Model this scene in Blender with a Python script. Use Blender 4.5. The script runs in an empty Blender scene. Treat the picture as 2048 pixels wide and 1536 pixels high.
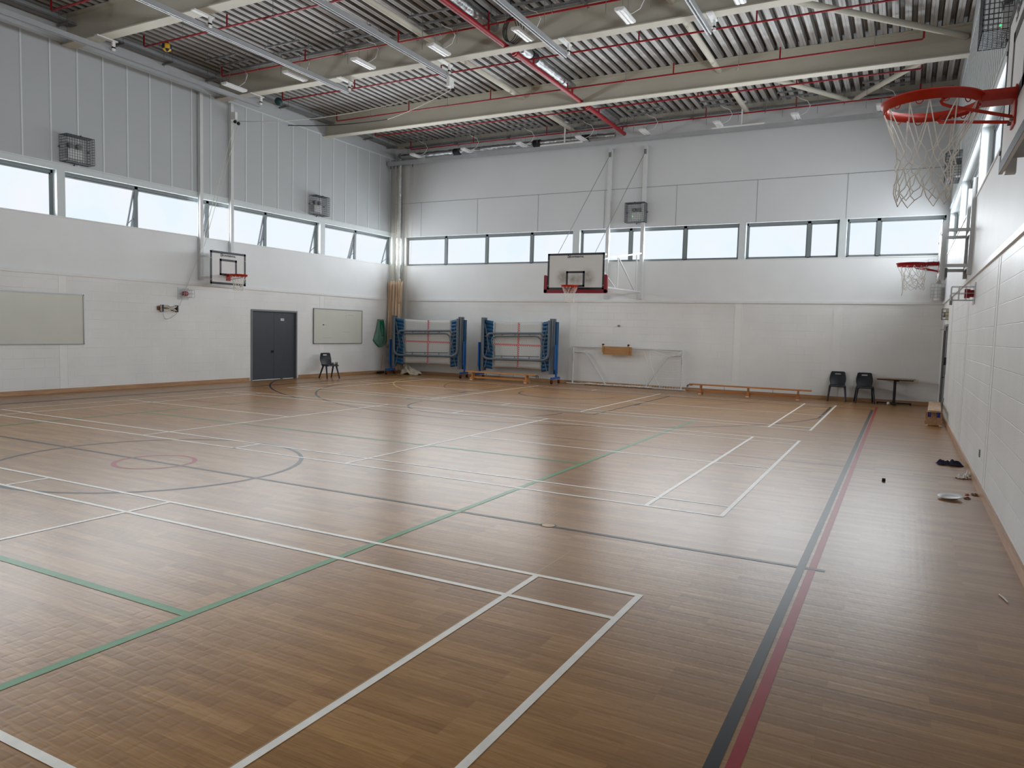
import bpy, math, random
from mathutils import Vector, Matrix
PI = math.pi
random.seed(7)
SC = bpy.context.scene
COL = SC.collection
LX, RX, FY, NY = -15.8, 2.33, 12.6, -20.4
BEAMY = [-17.0, -12.75, -8.5, -4.25, 0.1, 4.35, 8.62]

# ------------------------------------------------------------------ materials
def lin(c):
    return tuple(((v / 255) / 12.92 if v / 255 <= 0.04045 else ((v / 255 + 0.055) / 1.055) ** 2.4) for v in c) + (1.0,)

def nodes(name):
    m = bpy.data.materials.new(name); m.use_nodes = True
    t = m.node_tree; b = t.nodes['Principled BSDF']
    return m, t, b

def mat(name, rgb, rough=0.55, metal=0.0, var=0.06, scale=6.0, bump=0.0, spec=0.4):
    m, t, b = nodes(name)
    b.inputs['Roughness'].default_value = rough
    b.inputs['Metallic'].default_value = metal
    b.inputs['Specular IOR Level'].default_value = spec
    tc = t.nodes.new('ShaderNodeTexCoord')
    n = t.nodes.new('ShaderNodeTexNoise'); n.inputs['Scale'].default_value = scale; n.inputs['Detail'].default_value = 4
    t.links.new(tc.outputs['Object'], n.inputs['Vector'])
    r = t.nodes.new('ShaderNodeValToRGB')
    c = lin(rgb)
    r.color_ramp.elements[0].position = 0.3; r.color_ramp.elements[1].position = 0.7
    r.color_ramp.elements[0].color = tuple(x * (1 - var) for x in c[:3]) + (1,)
    r.color_ramp.elements[1].color = tuple(min(1, x * (1 + var)) for x in c[:3]) + (1,)
    t.links.new(n.outputs['Fac'], r.inputs['Fac'])
    t.links.new(r.outputs['Color'], b.inputs['Base Color'])
    if bump:
        bp = t.nodes.new('ShaderNodeBump'); bp.inputs['Strength'].default_value = bump; bp.inputs['Distance'].default_value = 0.01
        t.links.new(n.outputs['Fac'], bp.inputs['Height']); t.links.new(bp.outputs['Normal'], b.inputs['Normal'])
    return m

def swz(t, tc, order, scale=(1, 1, 1)):
    s = t.nodes.new('ShaderNodeSeparateXYZ'); t.links.new(tc.outputs['Object'], s.inputs[0])
    c = t.nodes.new('ShaderNodeCombineXYZ')
    for i, a in enumerate(order):
        if a != '0':
            mu = t.nodes.new('ShaderNodeMath'); mu.operation = 'MULTIPLY'; mu.inputs[1].default_value = scale[i]
            t.links.new(s.outputs[a], mu.inputs[0]); t.links.new(mu.outputs[0], c.inputs[i])
    return c

def block_mat(name, rgb, axis, relief=0.65, keep=0.25):
    """painted blockwork: courses of 225 mm, blocks of 450 mm, joints as relief"""
    m, t, b = nodes(name)
    tc = t.nodes.new('ShaderNodeTexCoord')
    v = swz(t, tc, (axis, 'Z', '0'))
    ad = t.nodes.new('ShaderNodeVectorMath'); ad.operation = 'ADD'; ad.inputs[1].default_value = (40, 0.09, 0)
    t.links.new(v.outputs[0], ad.inputs[0])
    br = t.nodes.new('ShaderNodeTexBrick')
    br.inputs['Scale'].default_value = 1.0
    br.inputs['Brick Width'].default_value = 0.45; br.inputs['Row Height'].default_value = 0.225
    br.inputs['Mortar Size'].default_value = 0.005; br.inputs['Mortar Smooth'].default_value = 0.6
    br.inputs['Bias'].default_value = 0.0
    c = lin(rgb)
    br.inputs['Color1'].default_value = c
    br.inputs['Color2'].default_value = tuple(x * 0.985 for x in c[:3]) + (1,)
    br.inputs['Mortar'].default_value = tuple(x * 0.98 for x in c[:3]) + (1,)
    t.links.new(ad.outputs[0], br.inputs['Vector'])
    n = t.nodes.new('ShaderNodeTexNoise'); n.inputs['Scale'].default_value = 0.9; n.inputs['Detail'].default_value = 6
    t.links.new(tc.outputs['Object'], n.inputs['Vector'])
    mr = t.nodes.new('ShaderNodeMapRange'); mr.inputs[1].default_value = 0.3; mr.inputs[2].default_value = 0.75
    mr.inputs[3].default_value = 0.92; mr.inputs[4].default_value = 1.03
    t.links.new(n.outputs['Fac'], mr.inputs[0])
    mx = t.nodes.new('ShaderNodeVectorMath'); mx.operation = 'SCALE'
    t.links.new(br.outputs['Color'], mx.inputs[0]); t.links.new(mr.outputs[0], mx.inputs['Scale'])
    t.links.new(mx.outputs[0], b.inputs['Base Color'])
    n2 = t.nodes.new('ShaderNodeTexNoise'); n2.inputs['Scale'].default_value = 45; n2.inputs['Detail'].default_value = 4
    t.links.new(tc.outputs['Object'], n2.inputs['Vector'])
    sub = t.nodes.new('ShaderNodeMath'); sub.operation = 'MULTIPLY_ADD'; sub.inputs[1].default_value = -1.0
    n5 = t.nodes.new('ShaderNodeTexNoise'); n5.inputs['Scale'].default_value = 1.7; n5.inputs['Detail'].default_value = 2
    t.links.new(tc.outputs['Object'], n5.inputs['Vector'])
    m5 = t.nodes.new('ShaderNodeMapRange'); m5.inputs[1].default_value = 0.4; m5.inputs[2].default_value = 0.65; m5.inputs[3].default_value = keep; m5.inputs[4].default_value = 1.0
    t.links.new(n5.outputs['Fac'], m5.inputs[0])
    k5 = t.nodes.new('ShaderNodeMath'); k5.operation = 'MULTIPLY'; t.links.new(br.outputs['Fac'], k5.inputs[0]); t.links.new(m5.outputs[0], k5.inputs[1])
    t.links.new(k5.outputs[0], sub.inputs[0])
    h = t.nodes.new('ShaderNodeMath'); h.operation = 'MULTIPLY'; h.inputs[1].default_value = 0.25
    t.links.new(n2.outputs['Fac'], h.inputs[0]); t.links.new(h.outputs[0], sub.inputs[2])
    bp = t.nodes.new('ShaderNodeBump'); bp.inputs['Strength'].default_value = relief; bp.inputs['Distance'].default_value = 0.006
    t.links.new(sub.outputs[0], bp.inputs['Height']); t.links.new(bp.outputs['Normal'], b.inputs['Normal'])
    b.inputs['Roughness'].default_value = 0.42; b.inputs['Specular IOR Level'].default_value = 0.35
    return m

def deck_mat():
    m, t, b = nodes('roof_deck_steel')
    tc = t.nodes.new('ShaderNodeTexCoord')
    v = swz(t, tc, ('X', 'Y', 'Z'), (9, 0.35, 9))
    n = t.nodes.new('ShaderNodeTexNoise'); n.inputs['Scale'].default_value = 1.6; n.inputs['Detail'].default_value = 6; n.inputs['Roughness'].default_value = 0.65
    t.links.new(v.outputs[0], n.inputs['Vector'])
    r = t.nodes.new('ShaderNodeValToRGB')
    r.color_ramp.elements[0].position = 0.3; r.color_ramp.elements[0].color = lin((150, 147, 143))
    r.color_ramp.elements[1].position = 0.7; r.color_ramp.elements[1].color = lin((204, 205, 206))
    t.links.new(n.outputs['Fac'], r.inputs['Fac']); t.links.new(r.outputs['Color'], b.inputs['Base Color'])
    b.inputs['Roughness'].default_value = 0.5; b.inputs['Specular IOR Level'].default_value = 0.3
    return m

def floor_mat():
    m, t, b = nodes('vinyl_wood_floor')
    tc = t.nodes.new('ShaderNodeTexCoord')
    v = swz(t, tc, ('X', 'Y', '0'))
    ad = t.nodes.new('ShaderNodeVectorMath'); ad.operation = 'ADD'; ad.inputs[1].default_value = (60, 60, 0)
    t.links.new(v.outputs[0], ad.inputs[0])
    br = t.nodes.new('ShaderNodeTexBrick')
    br.inputs['Brick Width'].default_value = 0.72; br.inputs['Row Height'].default_value = 0.085
    br.inputs['Scale'].default_value = 1.0
    br.inputs['Mortar Size'].default_value = 0.0004; br.inputs['Bias'].default_value = 0.0
    br.offset = 0.37; br.offset_frequency = 3
    br.inputs['Color1'].default_value = (0.2, 0.2, 0.2, 1); br.inputs['Color2'].default_value = (0.8, 0.8, 0.8, 1); br.inputs['Mortar'].default_value = (0.3, 0.3, 0.3, 1)
    t.links.new(ad.outputs[0], br.inputs['Vector'])
    g = swz(t, tc, ('X', 'Y', '0'), (3.5, 60, 1))
    n = t.nodes.new('ShaderNodeTexNoise'); n.inputs['Scale'].default_value = 1.0; n.inputs['Detail'].default_value = 7; n.inputs['Distortion'].default_value = 1.2
    t.links.new(g.outputs[0], n.inputs['Vector'])
    mx = t.nodes.new('ShaderNodeMath'); mx.operation = 'MULTIPLY_ADD'; mx.inputs[1].default_value = 0.4
    t.links.new(br.outputs['Color'], mx.inputs[0])
    mm = t.nodes.new('ShaderNodeMath'); mm.operation = 'MULTIPLY'; mm.inputs[1].default_value = 0.6
    t.links.new(n.outputs['Fac'], mm.inputs[0]); t.links.new(mm.outputs[0], mx.inputs[2])
    r = t.nodes.new('ShaderNodeValToRGB')
    e = r.color_ramp.elements
    e[0].position = 0.25; e[0].color = lin(FLOOR_A)
    e[1].position = 0.75; e[1].color = lin(FLOOR_C)
    k = e.new(0.5); k.color = lin(FLOOR_B)
    t.links.new(mx.outputs[0], r.inputs['Fac'])
    # large reddish / worn patches
    n3 = t.nodes.new('ShaderNodeTexNoise'); n3.inputs['Scale'].default_value = 0.55; n3.inputs['Detail'].default_value = 5
    t.links.new(tc.outputs['Object'], n3.inputs['Vector'])
    mr = t.nodes.new('ShaderNodeMapRange'); mr.inputs[1].default_value = 0.45; mr.inputs[2].default_value = 0.75; mr.inputs[3].default_value = 0; mr.inputs[4].default_value = 0.45
    t.links.new(n3.outputs['Fac'], mr.inputs[0])
    mc = t.nodes.new('ShaderNodeMix'); mc.data_type = 'RGBA'
    t.links.new(mr.outputs[0], mc.inputs['Factor']); t.links.new(r.outputs['Color'], mc.inputs['A']); mc.inputs['B'].default_value = lin(FLOOR_P)
    t.links.new(mc.outputs['Result'], b.inputs['Base Color'])
    # embossed weave of the sheet vinyl
    w = t.nodes.new('ShaderNodeTexBrick'); w.inputs['Scale'].default_value = 1.0
    w.inputs['Brick Width'].default_value = 0.1; w.inputs['Row Height'].default_value = 0.1; w.inputs['Mortar Size'].default_value = 0.02; w.inputs['Mortar Smooth'].default_value = 1.0
    t.links.new(ad.outputs[0], w.inputs['Vector'])
    n4 = t.nodes.new('ShaderNodeTexNoise'); n4.inputs['Scale'].default_value = 2.0; n4.inputs['Detail'].default_value = 2
    t.links.new(tc.outputs['Object'], n4.inputs['Vector'])
    sm = t.nodes.new('ShaderNodeMath'); sm.operation = 'MULTIPLY_ADD'; sm.inputs[1].default_value = -0.9
    t.links.new(w.outputs['Fac'], sm.inputs[0]); t.links.new(n4.outputs['Fac'], sm.inputs[2])
    bp = t.nodes.new('ShaderNodeBump'); bp.inputs['Strength'].default_value = 0.17; bp.inputs['Distance'].default_value = 0.002
    t.links.new(sm.outputs[0], bp.inputs['Height']); t.links.new(bp.outputs['Normal'], b.inputs['Normal'])
    b.inputs['Roughness'].default_value = FLOOR_ROUGH; b.inputs['Specular IOR Level'].default_value = FLOOR_SPEC
    return m

def line_mat(name, rgb):
    m, t, b = nodes(name)
    tc = t.nodes.new('ShaderNodeTexCoord')
    n = t.nodes.new('ShaderNodeTexNoise'); n.inputs['Scale'].default_value = 9; n.inputs['Detail'].default_value = 5
    t.links.new(tc.outputs['Object'], n.inputs['Vector'])
    mr = t.nodes.new('ShaderNodeMapRange'); mr.inputs[1].default_value = 0.25; mr.inputs[2].default_value = 0.75; mr.inputs[3].default_value = 0.88; mr.inputs[4].default_value = 1.06
    t.links.new(n.outputs['Fac'], mr.inputs[0])
    vm = t.nodes.new('ShaderNodeVectorMath'); vm.operation = 'SCALE'; vm.inputs[0].default_value = lin(rgb)[:3]
    t.links.new(mr.outputs[0], vm.inputs['Scale']); t.links.new(vm.outputs[0], b.inputs['Base Color'])
    b.inputs['Roughness'].default_value = FLOOR_ROUGH + 0.03; b.inputs['Specular IOR Level'].default_value = FLOOR_SPEC * 0.6
    return m

def emit_mat(name, rgb, strength):
    m = bpy.data.materials.new(name); m.use_nodes = True; t = m.node_tree
    t.nodes.remove(t.nodes['Principled BSDF'])
    e = t.nodes.new('ShaderNodeEmission'); e.inputs['Strength'].default_value = strength
    tc = t.nodes.new('ShaderNodeTexCoord')
    n = t.nodes.new('ShaderNodeTexNoise'); n.inputs['Scale'].default_value = 0.7; n.inputs['Detail'].default_value = 2
    t.links.new(tc.outputs['Object'], n.inputs['Vector'])
    r = t.nodes.new('ShaderNodeValToRGB'); c = lin(rgb)
    r.color_ramp.elements[0].position = 0.3; r.color_ramp.elements[1].position = 0.7
    r.color_ramp.elements[0].color = (c[0] * 0.95, c[1] * 0.985, c[2], 1); r.color_ramp.elements[1].color = (min(1, c[0] * 1.06), c[1], c[2], 1)
    t.links.new(n.outputs['Fac'], r.inputs['Fac']); t.links.new(r.outputs['Color'], e.inputs['Color'])
    t.links.new(e.outputs[0], t.nodes['Material Output'].inputs['Surface'])
    return m

def net_mat(name, rgb, cell, thick, density=None):
    """woven net: threads on a square grid, open between (UV in metres)"""
    m, t, b = nodes(name)
    b.inputs['Base Color'].default_value = lin(rgb); b.inputs['Roughness'].default_value = 0.8; b.inputs['Specular IOR Level'].default_value = 0.1
    tc = t.nodes.new('ShaderNodeTexCoord')
    br = t.nodes.new('ShaderNodeTexBrick'); br.offset = 0; br.inputs['Scale'].default_value = 1
    br.inputs['Brick Width'].default_value = cell; br.inputs['Row Height'].default_value = cell
    br.inputs['Mortar Size'].default_value = thick; br.inputs['Mortar Smooth'].default_value = 0.0
    t.links.new(tc.outputs['UV'], br.inputs['Vector'])
    t.links.new(br.outputs['Fac'], b.inputs['Alpha'])
    return m

def trampoline_bed_mat():
    m, t, b = nodes('trampoline_web')
    tc = t.nodes.new('ShaderNodeTexCoord')
    br = t.nodes.new('ShaderNodeTexBrick'); br.offset = 0; br.inputs['Scale'].default_value = 1
    br.inputs['Brick Width'].default_value = 0.034; br.inputs['Row Height'].default_value = 0.034; br.inputs['Mortar Size'].default_value = 0.011; br.inputs['Mortar Smooth'].default_value = 0.0
    br.inputs['Color1'].default_value = lin((122, 128, 138)); br.inputs['Color2'].default_value = lin((134, 138, 144)); br.inputs['Mortar'].default_value = lin((212, 212, 208))
    t.links.new(tc.outputs['UV'], br.inputs['Vector']); t.links.new(br.outputs['Color'], b.inputs['Base Color'])
    b.inputs['Roughness'].default_value = 0.8; b.inputs['Specular IOR Level'].default_value = 0.1
    return m

def check_mat(name, a, c, s):
    m, t, b = nodes(name)
    tc = t.nodes.new('ShaderNodeTexCoord'); ck = t.nodes.new('ShaderNodeTexChecker'); ck.inputs['Scale'].default_value = s
    ck.inputs['Color1'].default_value = lin(a); ck.inputs['Color2'].default_value = lin(c)
    t.links.new(tc.outputs['UV'], ck.inputs['Vector']); t.links.new(ck.outputs['Color'], b.inputs['Base Color'])
    b.inputs['Roughness'].default_value = 0.8
    return m

def wood_mat(name, a, c, axis='X'):
    m, t, b = nodes(name)
    tc = t.nodes.new('ShaderNodeTexCoord')
    sc = {'X': (2, 30, 30), 'Y': (30, 2, 30), 'Z': (30, 30, 2)}[axis]
    v = swz(t, tc, ('X', 'Y', 'Z'), sc)
    n = t.nodes.new('ShaderNodeTexNoise'); n.inputs['Scale'].default_value = 1; n.inputs['Detail'].default_value = 6; n.inputs['Distortion'].default_value = 0.8
    t.links.new(v.outputs[0], n.inputs['Vector'])
    r = t.nodes.new('ShaderNodeValToRGB'); r.color_ramp.elements[0].position = 0.3; r.color_ramp.elements[1].position = 0.7
    r.color_ramp.elements[0].color = lin(a); r.color_ramp.elements[1].color = lin(c)
    t.links.new(n.outputs['Fac'], r.inputs['Fac']); t.links.new(r.outputs['Color'], b.inputs['Base Color'])
    b.inputs['Roughness'].default_value = 0.42
    return m

def scuffed_board_mat():
    """backboard laminate with ball scuffs gathered round the target square"""
    m, t, b = nodes('scuffed_backboard')
    tc = t.nodes.new('ShaderNodeTexCoord')
    def blob(cx, cz, rx, rz):
        s = t.nodes.new('ShaderNodeVectorMath'); s.operation = 'SUBTRACT'; s.inputs[1].default_value = (cx, 0, cz)
        t.links.new(tc.outputs['Object'], s.inputs[0])
        k = t.nodes.new('ShaderNodeVectorMath'); k.operation = 'MULTIPLY'; k.inputs[1].default_value = (1 / rx, 0, 1 / rz)
        t.links.new(s.outputs[0], k.inputs[0])
        l = t.nodes.new('ShaderNodeVectorMath'); l.operation = 'LENGTH'; t.links.new(k.outputs[0], l.inputs[0])
        mr = t.nodes.new('ShaderNodeMapRange'); mr.interpolation_type = 'SMOOTHSTEP'; mr.inputs[1].default_value = 0.1; mr.inputs[2].default_value = 1; mr.inputs[3].default_value = 1; mr.inputs[4].default_value = 0
        t.links.new(l.outputs['Value'], mr.inputs[0]); return mr.outputs[0]
    a1 = blob(-0.36, 3.3, 0.34, 0.36); a2 = blob(0.38, 3.3, 0.32, 0.34); a3 = blob(0, 3.28, 0.42, 0.28)
    mx1 = t.nodes.new('ShaderNodeMath'); mx1.operation = 'MAXIMUM'; t.links.new(a1, mx1.inputs[0]); t.links.new(a2, mx1.inputs[1])
    mx2 = t.nodes.new('ShaderNodeMath'); mx2.operation = 'MAXIMUM'; t.links.new(mx1.outputs[0], mx2.inputs[0]); t.links.new(a3, mx2.inputs[1])
    n = t.nodes.new('ShaderNodeTexNoise'); n.inputs['Scale'].default_value = 9; n.inputs['Detail'].default_value = 7
    t.links.new(tc.outputs['Object'], n.inputs['Vector'])
    mu = t.nodes.new('ShaderNodeMath'); mu.operation = 'MULTIPLY'; t.links.new(mx2.outputs[0], mu.inputs[0])
    mr = t.nodes.new('ShaderNodeMapRange'); mr.inputs[1].default_value = 0.3; mr.inputs[2].default_value = 0.7; mr.inputs[3].default_value = 0.35; mr.inputs[4].default_value = 0.75
    t.links.new(n.outputs['Fac'], mr.inputs[0]); t.links.new(mr.outputs[0], mu.inputs[1])
    mc = t.nodes.new('ShaderNodeMix'); mc.data_type = 'RGBA'
    t.links.new(mu.outputs[0], mc.inputs['Factor']); mc.inputs['A'].default_value = lin((205, 203, 199)); mc.inputs['B'].default_value = lin((98, 88, 66))
    t.links.new(mc.outputs['Result'], b.inputs['Base Color']); b.inputs['Roughness'].default_value = 0.5
    return m

FLOOR_ROUGH, FLOOR_SPEC = 0.3, 0.33
FLOOR_A, FLOOR_B, FLOOR_C, FLOOR_P = (122, 82, 40), (148, 106, 56), (176, 133, 80), (154, 111, 71)
M = {}
M['floor'] = floor_mat()
M['line_white'] = line_mat('court_paint_white', (236, 232, 224))
M['line_green'] = line_mat('court_paint_green', (92, 142, 100))
M['line_dark'] = line_mat('court_paint_charcoal', (42, 42, 45))
M['line_red'] = line_mat('court_paint_red', (156, 16, 34))
M['line_redthin'] = line_mat('court_paint_faded_red', (128, 74, 62))
M['line_yellow'] = line_mat('court_paint_yellow', (196, 160, 96))
M['line_seam'] = line_mat('floor_weld', (176, 146, 112))
M['ring_wood'] = line_mat('socket_cap_wood', (190, 160, 118))
M['blockX'] = block_mat('painted_blockwork_along_x', (228, 228, 226), 'X')
M['blockY'] = block_mat('painted_blockwork_along_y', (228, 228, 226), 'Y')
M['blockR'] = block_mat('painted_blockwork_close', (228, 228, 226), 'Y', 1.0, 0.6)
M['plaster'] = mat('painted_wall_white', (226, 228, 229), 0.5, var=0.025, scale=1.2, spec=0.3)
M['wind_post'] = mat('painted_wind_post', (229, 229, 227), 0.42, var=0.02)
M['door_grey'] = mat('grey_door_laminate', (134, 136, 134), 0.4, var=0.04)
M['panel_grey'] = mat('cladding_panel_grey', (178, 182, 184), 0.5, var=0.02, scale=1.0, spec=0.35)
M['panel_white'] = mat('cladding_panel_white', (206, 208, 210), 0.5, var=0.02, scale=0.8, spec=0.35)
M['joint'] = mat('panel_joint_strip', (214, 216, 216), 0.5, var=0.02)
M['groove'] = mat('panel_groove', (132, 134, 136), 0.7, var=0.03)
M['trim_white'] = mat('white_gloss_trim', (222, 222, 220), 0.4, var=0.03)
M['skirting'] = wood_mat('oak_skirting', (158, 118, 84), (186, 148, 112), 'Y')
M['skirtingX'] = wood_mat('oak_skirting_x', (158, 118, 84), (186, 148, 112), 'X')
M['deck'] = deck_mat()
M['deck_web'] = mat('recess_shade_deck_web', (122, 119, 115), 0.6, var=0.2, scale=3)  # rib webs coloured darker than the deck to paint in the recess shade
M['beam'] = mat('cream_steel', (192, 188, 174), 0.55, var=0.05, scale=1.3)
M['red_pipe'] = mat('red_pipe_paint', (142, 16, 28), 0.4, var=0.08)
M['galv'] = mat('galvanised_steel', (146, 148, 148), 0.45, metal=0.6, var=0.1, scale=12)
M['track'] = mat('grey_aluminium_track', (170, 173, 176), 0.4, metal=0.35, var=0.04)
M['darkgalv'] = mat('dull_cable_tray', (120, 121, 121), 0.55, metal=0.2, var=0.12, scale=12)
M['cable_grey'] = mat('dusty_cables', (112, 104, 98), 0.6, var=0.3, scale=5)
M['foil'] = mat('aluminium_foil_lagging', (176, 178, 180), 0.36, metal=0.95, var=0.15, scale=14, bump=1.0)
M['white_pl'] = mat('white_plastic', (222, 223, 222), 0.4, var=0.02)
M['diff'] = mat('prismatic_diffuser', (232, 234, 236), 0.25, var=0.02)
M['pane'] = emit_mat('frosted_daylight_pane', (232, 242, 248), 1.06)
M['grey_frame'] = mat('grey_window_aluminium', (122, 130, 132), 0.45, var=0.03)
M['sash_alu'] = mat('pale_sash_aluminium', (164, 169, 172), 0.4, var=0.03)
M['reveal'] = mat('white_reveal', (204, 211, 212), 0.5, var=0.02)
M['charcoal'] = mat('charcoal_door_laminate', (62, 65, 71), 0.45, var=0.05)
M['door_frame'] = mat('grey_door_frame', (118, 121, 124), 0.45, var=0.03)
M['black'] = mat('black_paint', (34, 36, 42), 0.4, var=0.08)
M['wire'] = mat('dark_cage_wire', (84, 86, 90), 0.5, var=0.05)
M['wire_lite'] = mat('light_cage_wire', (176, 178, 180), 0.45, var=0.05)
M['board'] = mat('backboard_laminate', (216, 216, 214), 0.45, var=0.03)
M['board_scuffed'] = scuffed_board_mat()
M['orange'] = mat('orange_ring_paint', (184, 46, 24), 0.4, var=0.12, scale=20)
M['ring_red'] = mat('red_ring_paint', (170, 34, 40), 0.4, var=0.1, scale=20)
M['netcord'] = mat('white_net_cord', (234, 231, 222), 0.8, var=0.06, scale=30)
M['steel_white'] = mat('white_steel_paint', (204, 206, 206), 0.42, var=0.03)
M['steel_grey'] = mat('grey_steel_bracket', (128, 128, 127), 0.45, var=0.05)
M['pad_red'] = mat('dark_red_padding', (128, 20, 34), 0.5, var=0.06)
M['ink'] = mat('board_lettering_ink', (36, 40, 52), 0.5, var=0.03)
M['whiteboard'] = mat('whiteboard_surface', (204, 204, 194), 0.25, var=0.03, scale=1.5)
M['alu'] = mat('aluminium_edge', (150, 152, 152), 0.35, metal=0.5, var=0.04)
M['smudge'] = mat('marker_smudge', (172, 170, 160), 0.5, var=0.15, scale=20)
M['chair'] = mat('charcoal_chair_plastic', (36, 39, 46), 0.45, var=0.08)
M['table_top'] = wood_mat('worn_table_laminate', (150, 120, 100), (176, 146, 124))
M['bench'] = wood_mat('varnished_pine', (186, 122, 66), (214, 156, 94), 'X')
M['bench_dark'] = wood_mat('old_varnished_pine', (168, 102, 54), (198, 134, 80), 'X')
M['bench_pale'] = wood_mat('worn_pine', (170, 130, 94), (198, 160, 122), 'X')
M['tr_grey'] = mat('trampoline_grey_steel', (98, 107, 115), 0.4, var=0.05)
M['tr_blue'] = mat('blue_steel_paint', (28, 92, 164), 0.4, var=0.06)
M['tr_pad'] = mat('blue_spring_pad', (30, 84, 124), 0.5, var=0.08)
M['tr_bed'] = trampoline_bed_mat()
M['tr_cross'] = check_mat('red_cross_webbing', (190, 32, 52), (222, 188, 190), 28)
M['rubber'] = mat('black_rubber', (28, 28, 30), 0.6, var=0.1)
M['castor_red'] = mat('castor_red', (170, 40, 30), 0.4)
M['canvas'] = mat('cream_canvas', (216, 193, 168), 0.85, var=0.07, scale=3)
M['netting'] = net_mat('white_netting', (226, 222, 210), 0.05, 0.0016)
M['netting_bunch'] = net_mat('gathered_white_netting', (200, 195, 184), 0.04, 0.0016)
M['goal_net'] = net_mat('goal_netting', (226, 226, 222), 0.1, 0.0045)
M['net_heap'] = mat('white_net_heap', (196, 184, 166), 0.9, var=0.18, scale=18, bump=1.0)
M['bag'] = mat('green_mesh_fabric', (104, 146, 130), 0.8, var=0.1)
M['bag_dark'] = mat('dark_green_fabric', (10, 108, 78), 0.8, var=0.1)
M['wood_brown'] = wood_mat('brown_plywood', (158, 112, 66), (184, 138, 88))
M['cleat'] = wood_mat('dark_wood_cleat', (96, 48, 34), (128, 72, 50), 'X')
M['rope'] = mat('white_rope', (206, 202, 190), 0.8, var=0.08, scale=30)
M['strap'] = mat('black_strap', (34, 36, 38), 0.7)
M['clear'] = mat('clear_plate', (196, 199, 200), 0.2, var=0.03)
M['sounder'] = mat('red_sounder', (140, 16, 34), 0.35)
M['cloth_navy'] = mat('navy_cloth', (40, 38, 62), 0.9, var=0.2, scale=18)
M['paper'] = mat('white_paper', (226, 224, 218), 0.8, var=0.04)
M['crumb'] = mat('brown_scrap', (120, 84, 60), 0.8, var=0.2, scale=30)
M['blue_hook'] = mat('blue_hook_cover', (28, 38, 120), 0.5)
M['cream_box'] = mat('cream_enclosure', (206, 198, 176), 0.45)
M['ball_yel'] = mat('yellow_panel', (214, 170, 40), 0.5)
M['ball_navy'] = mat('navy_panel', (28, 34, 64), 0.5)
M['ball_green'] = mat('dark_green_ball', (22, 62, 62), 0.5)
M['led'] = emit_mat('green_indicator', (40, 240, 110), 2.0)

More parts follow.
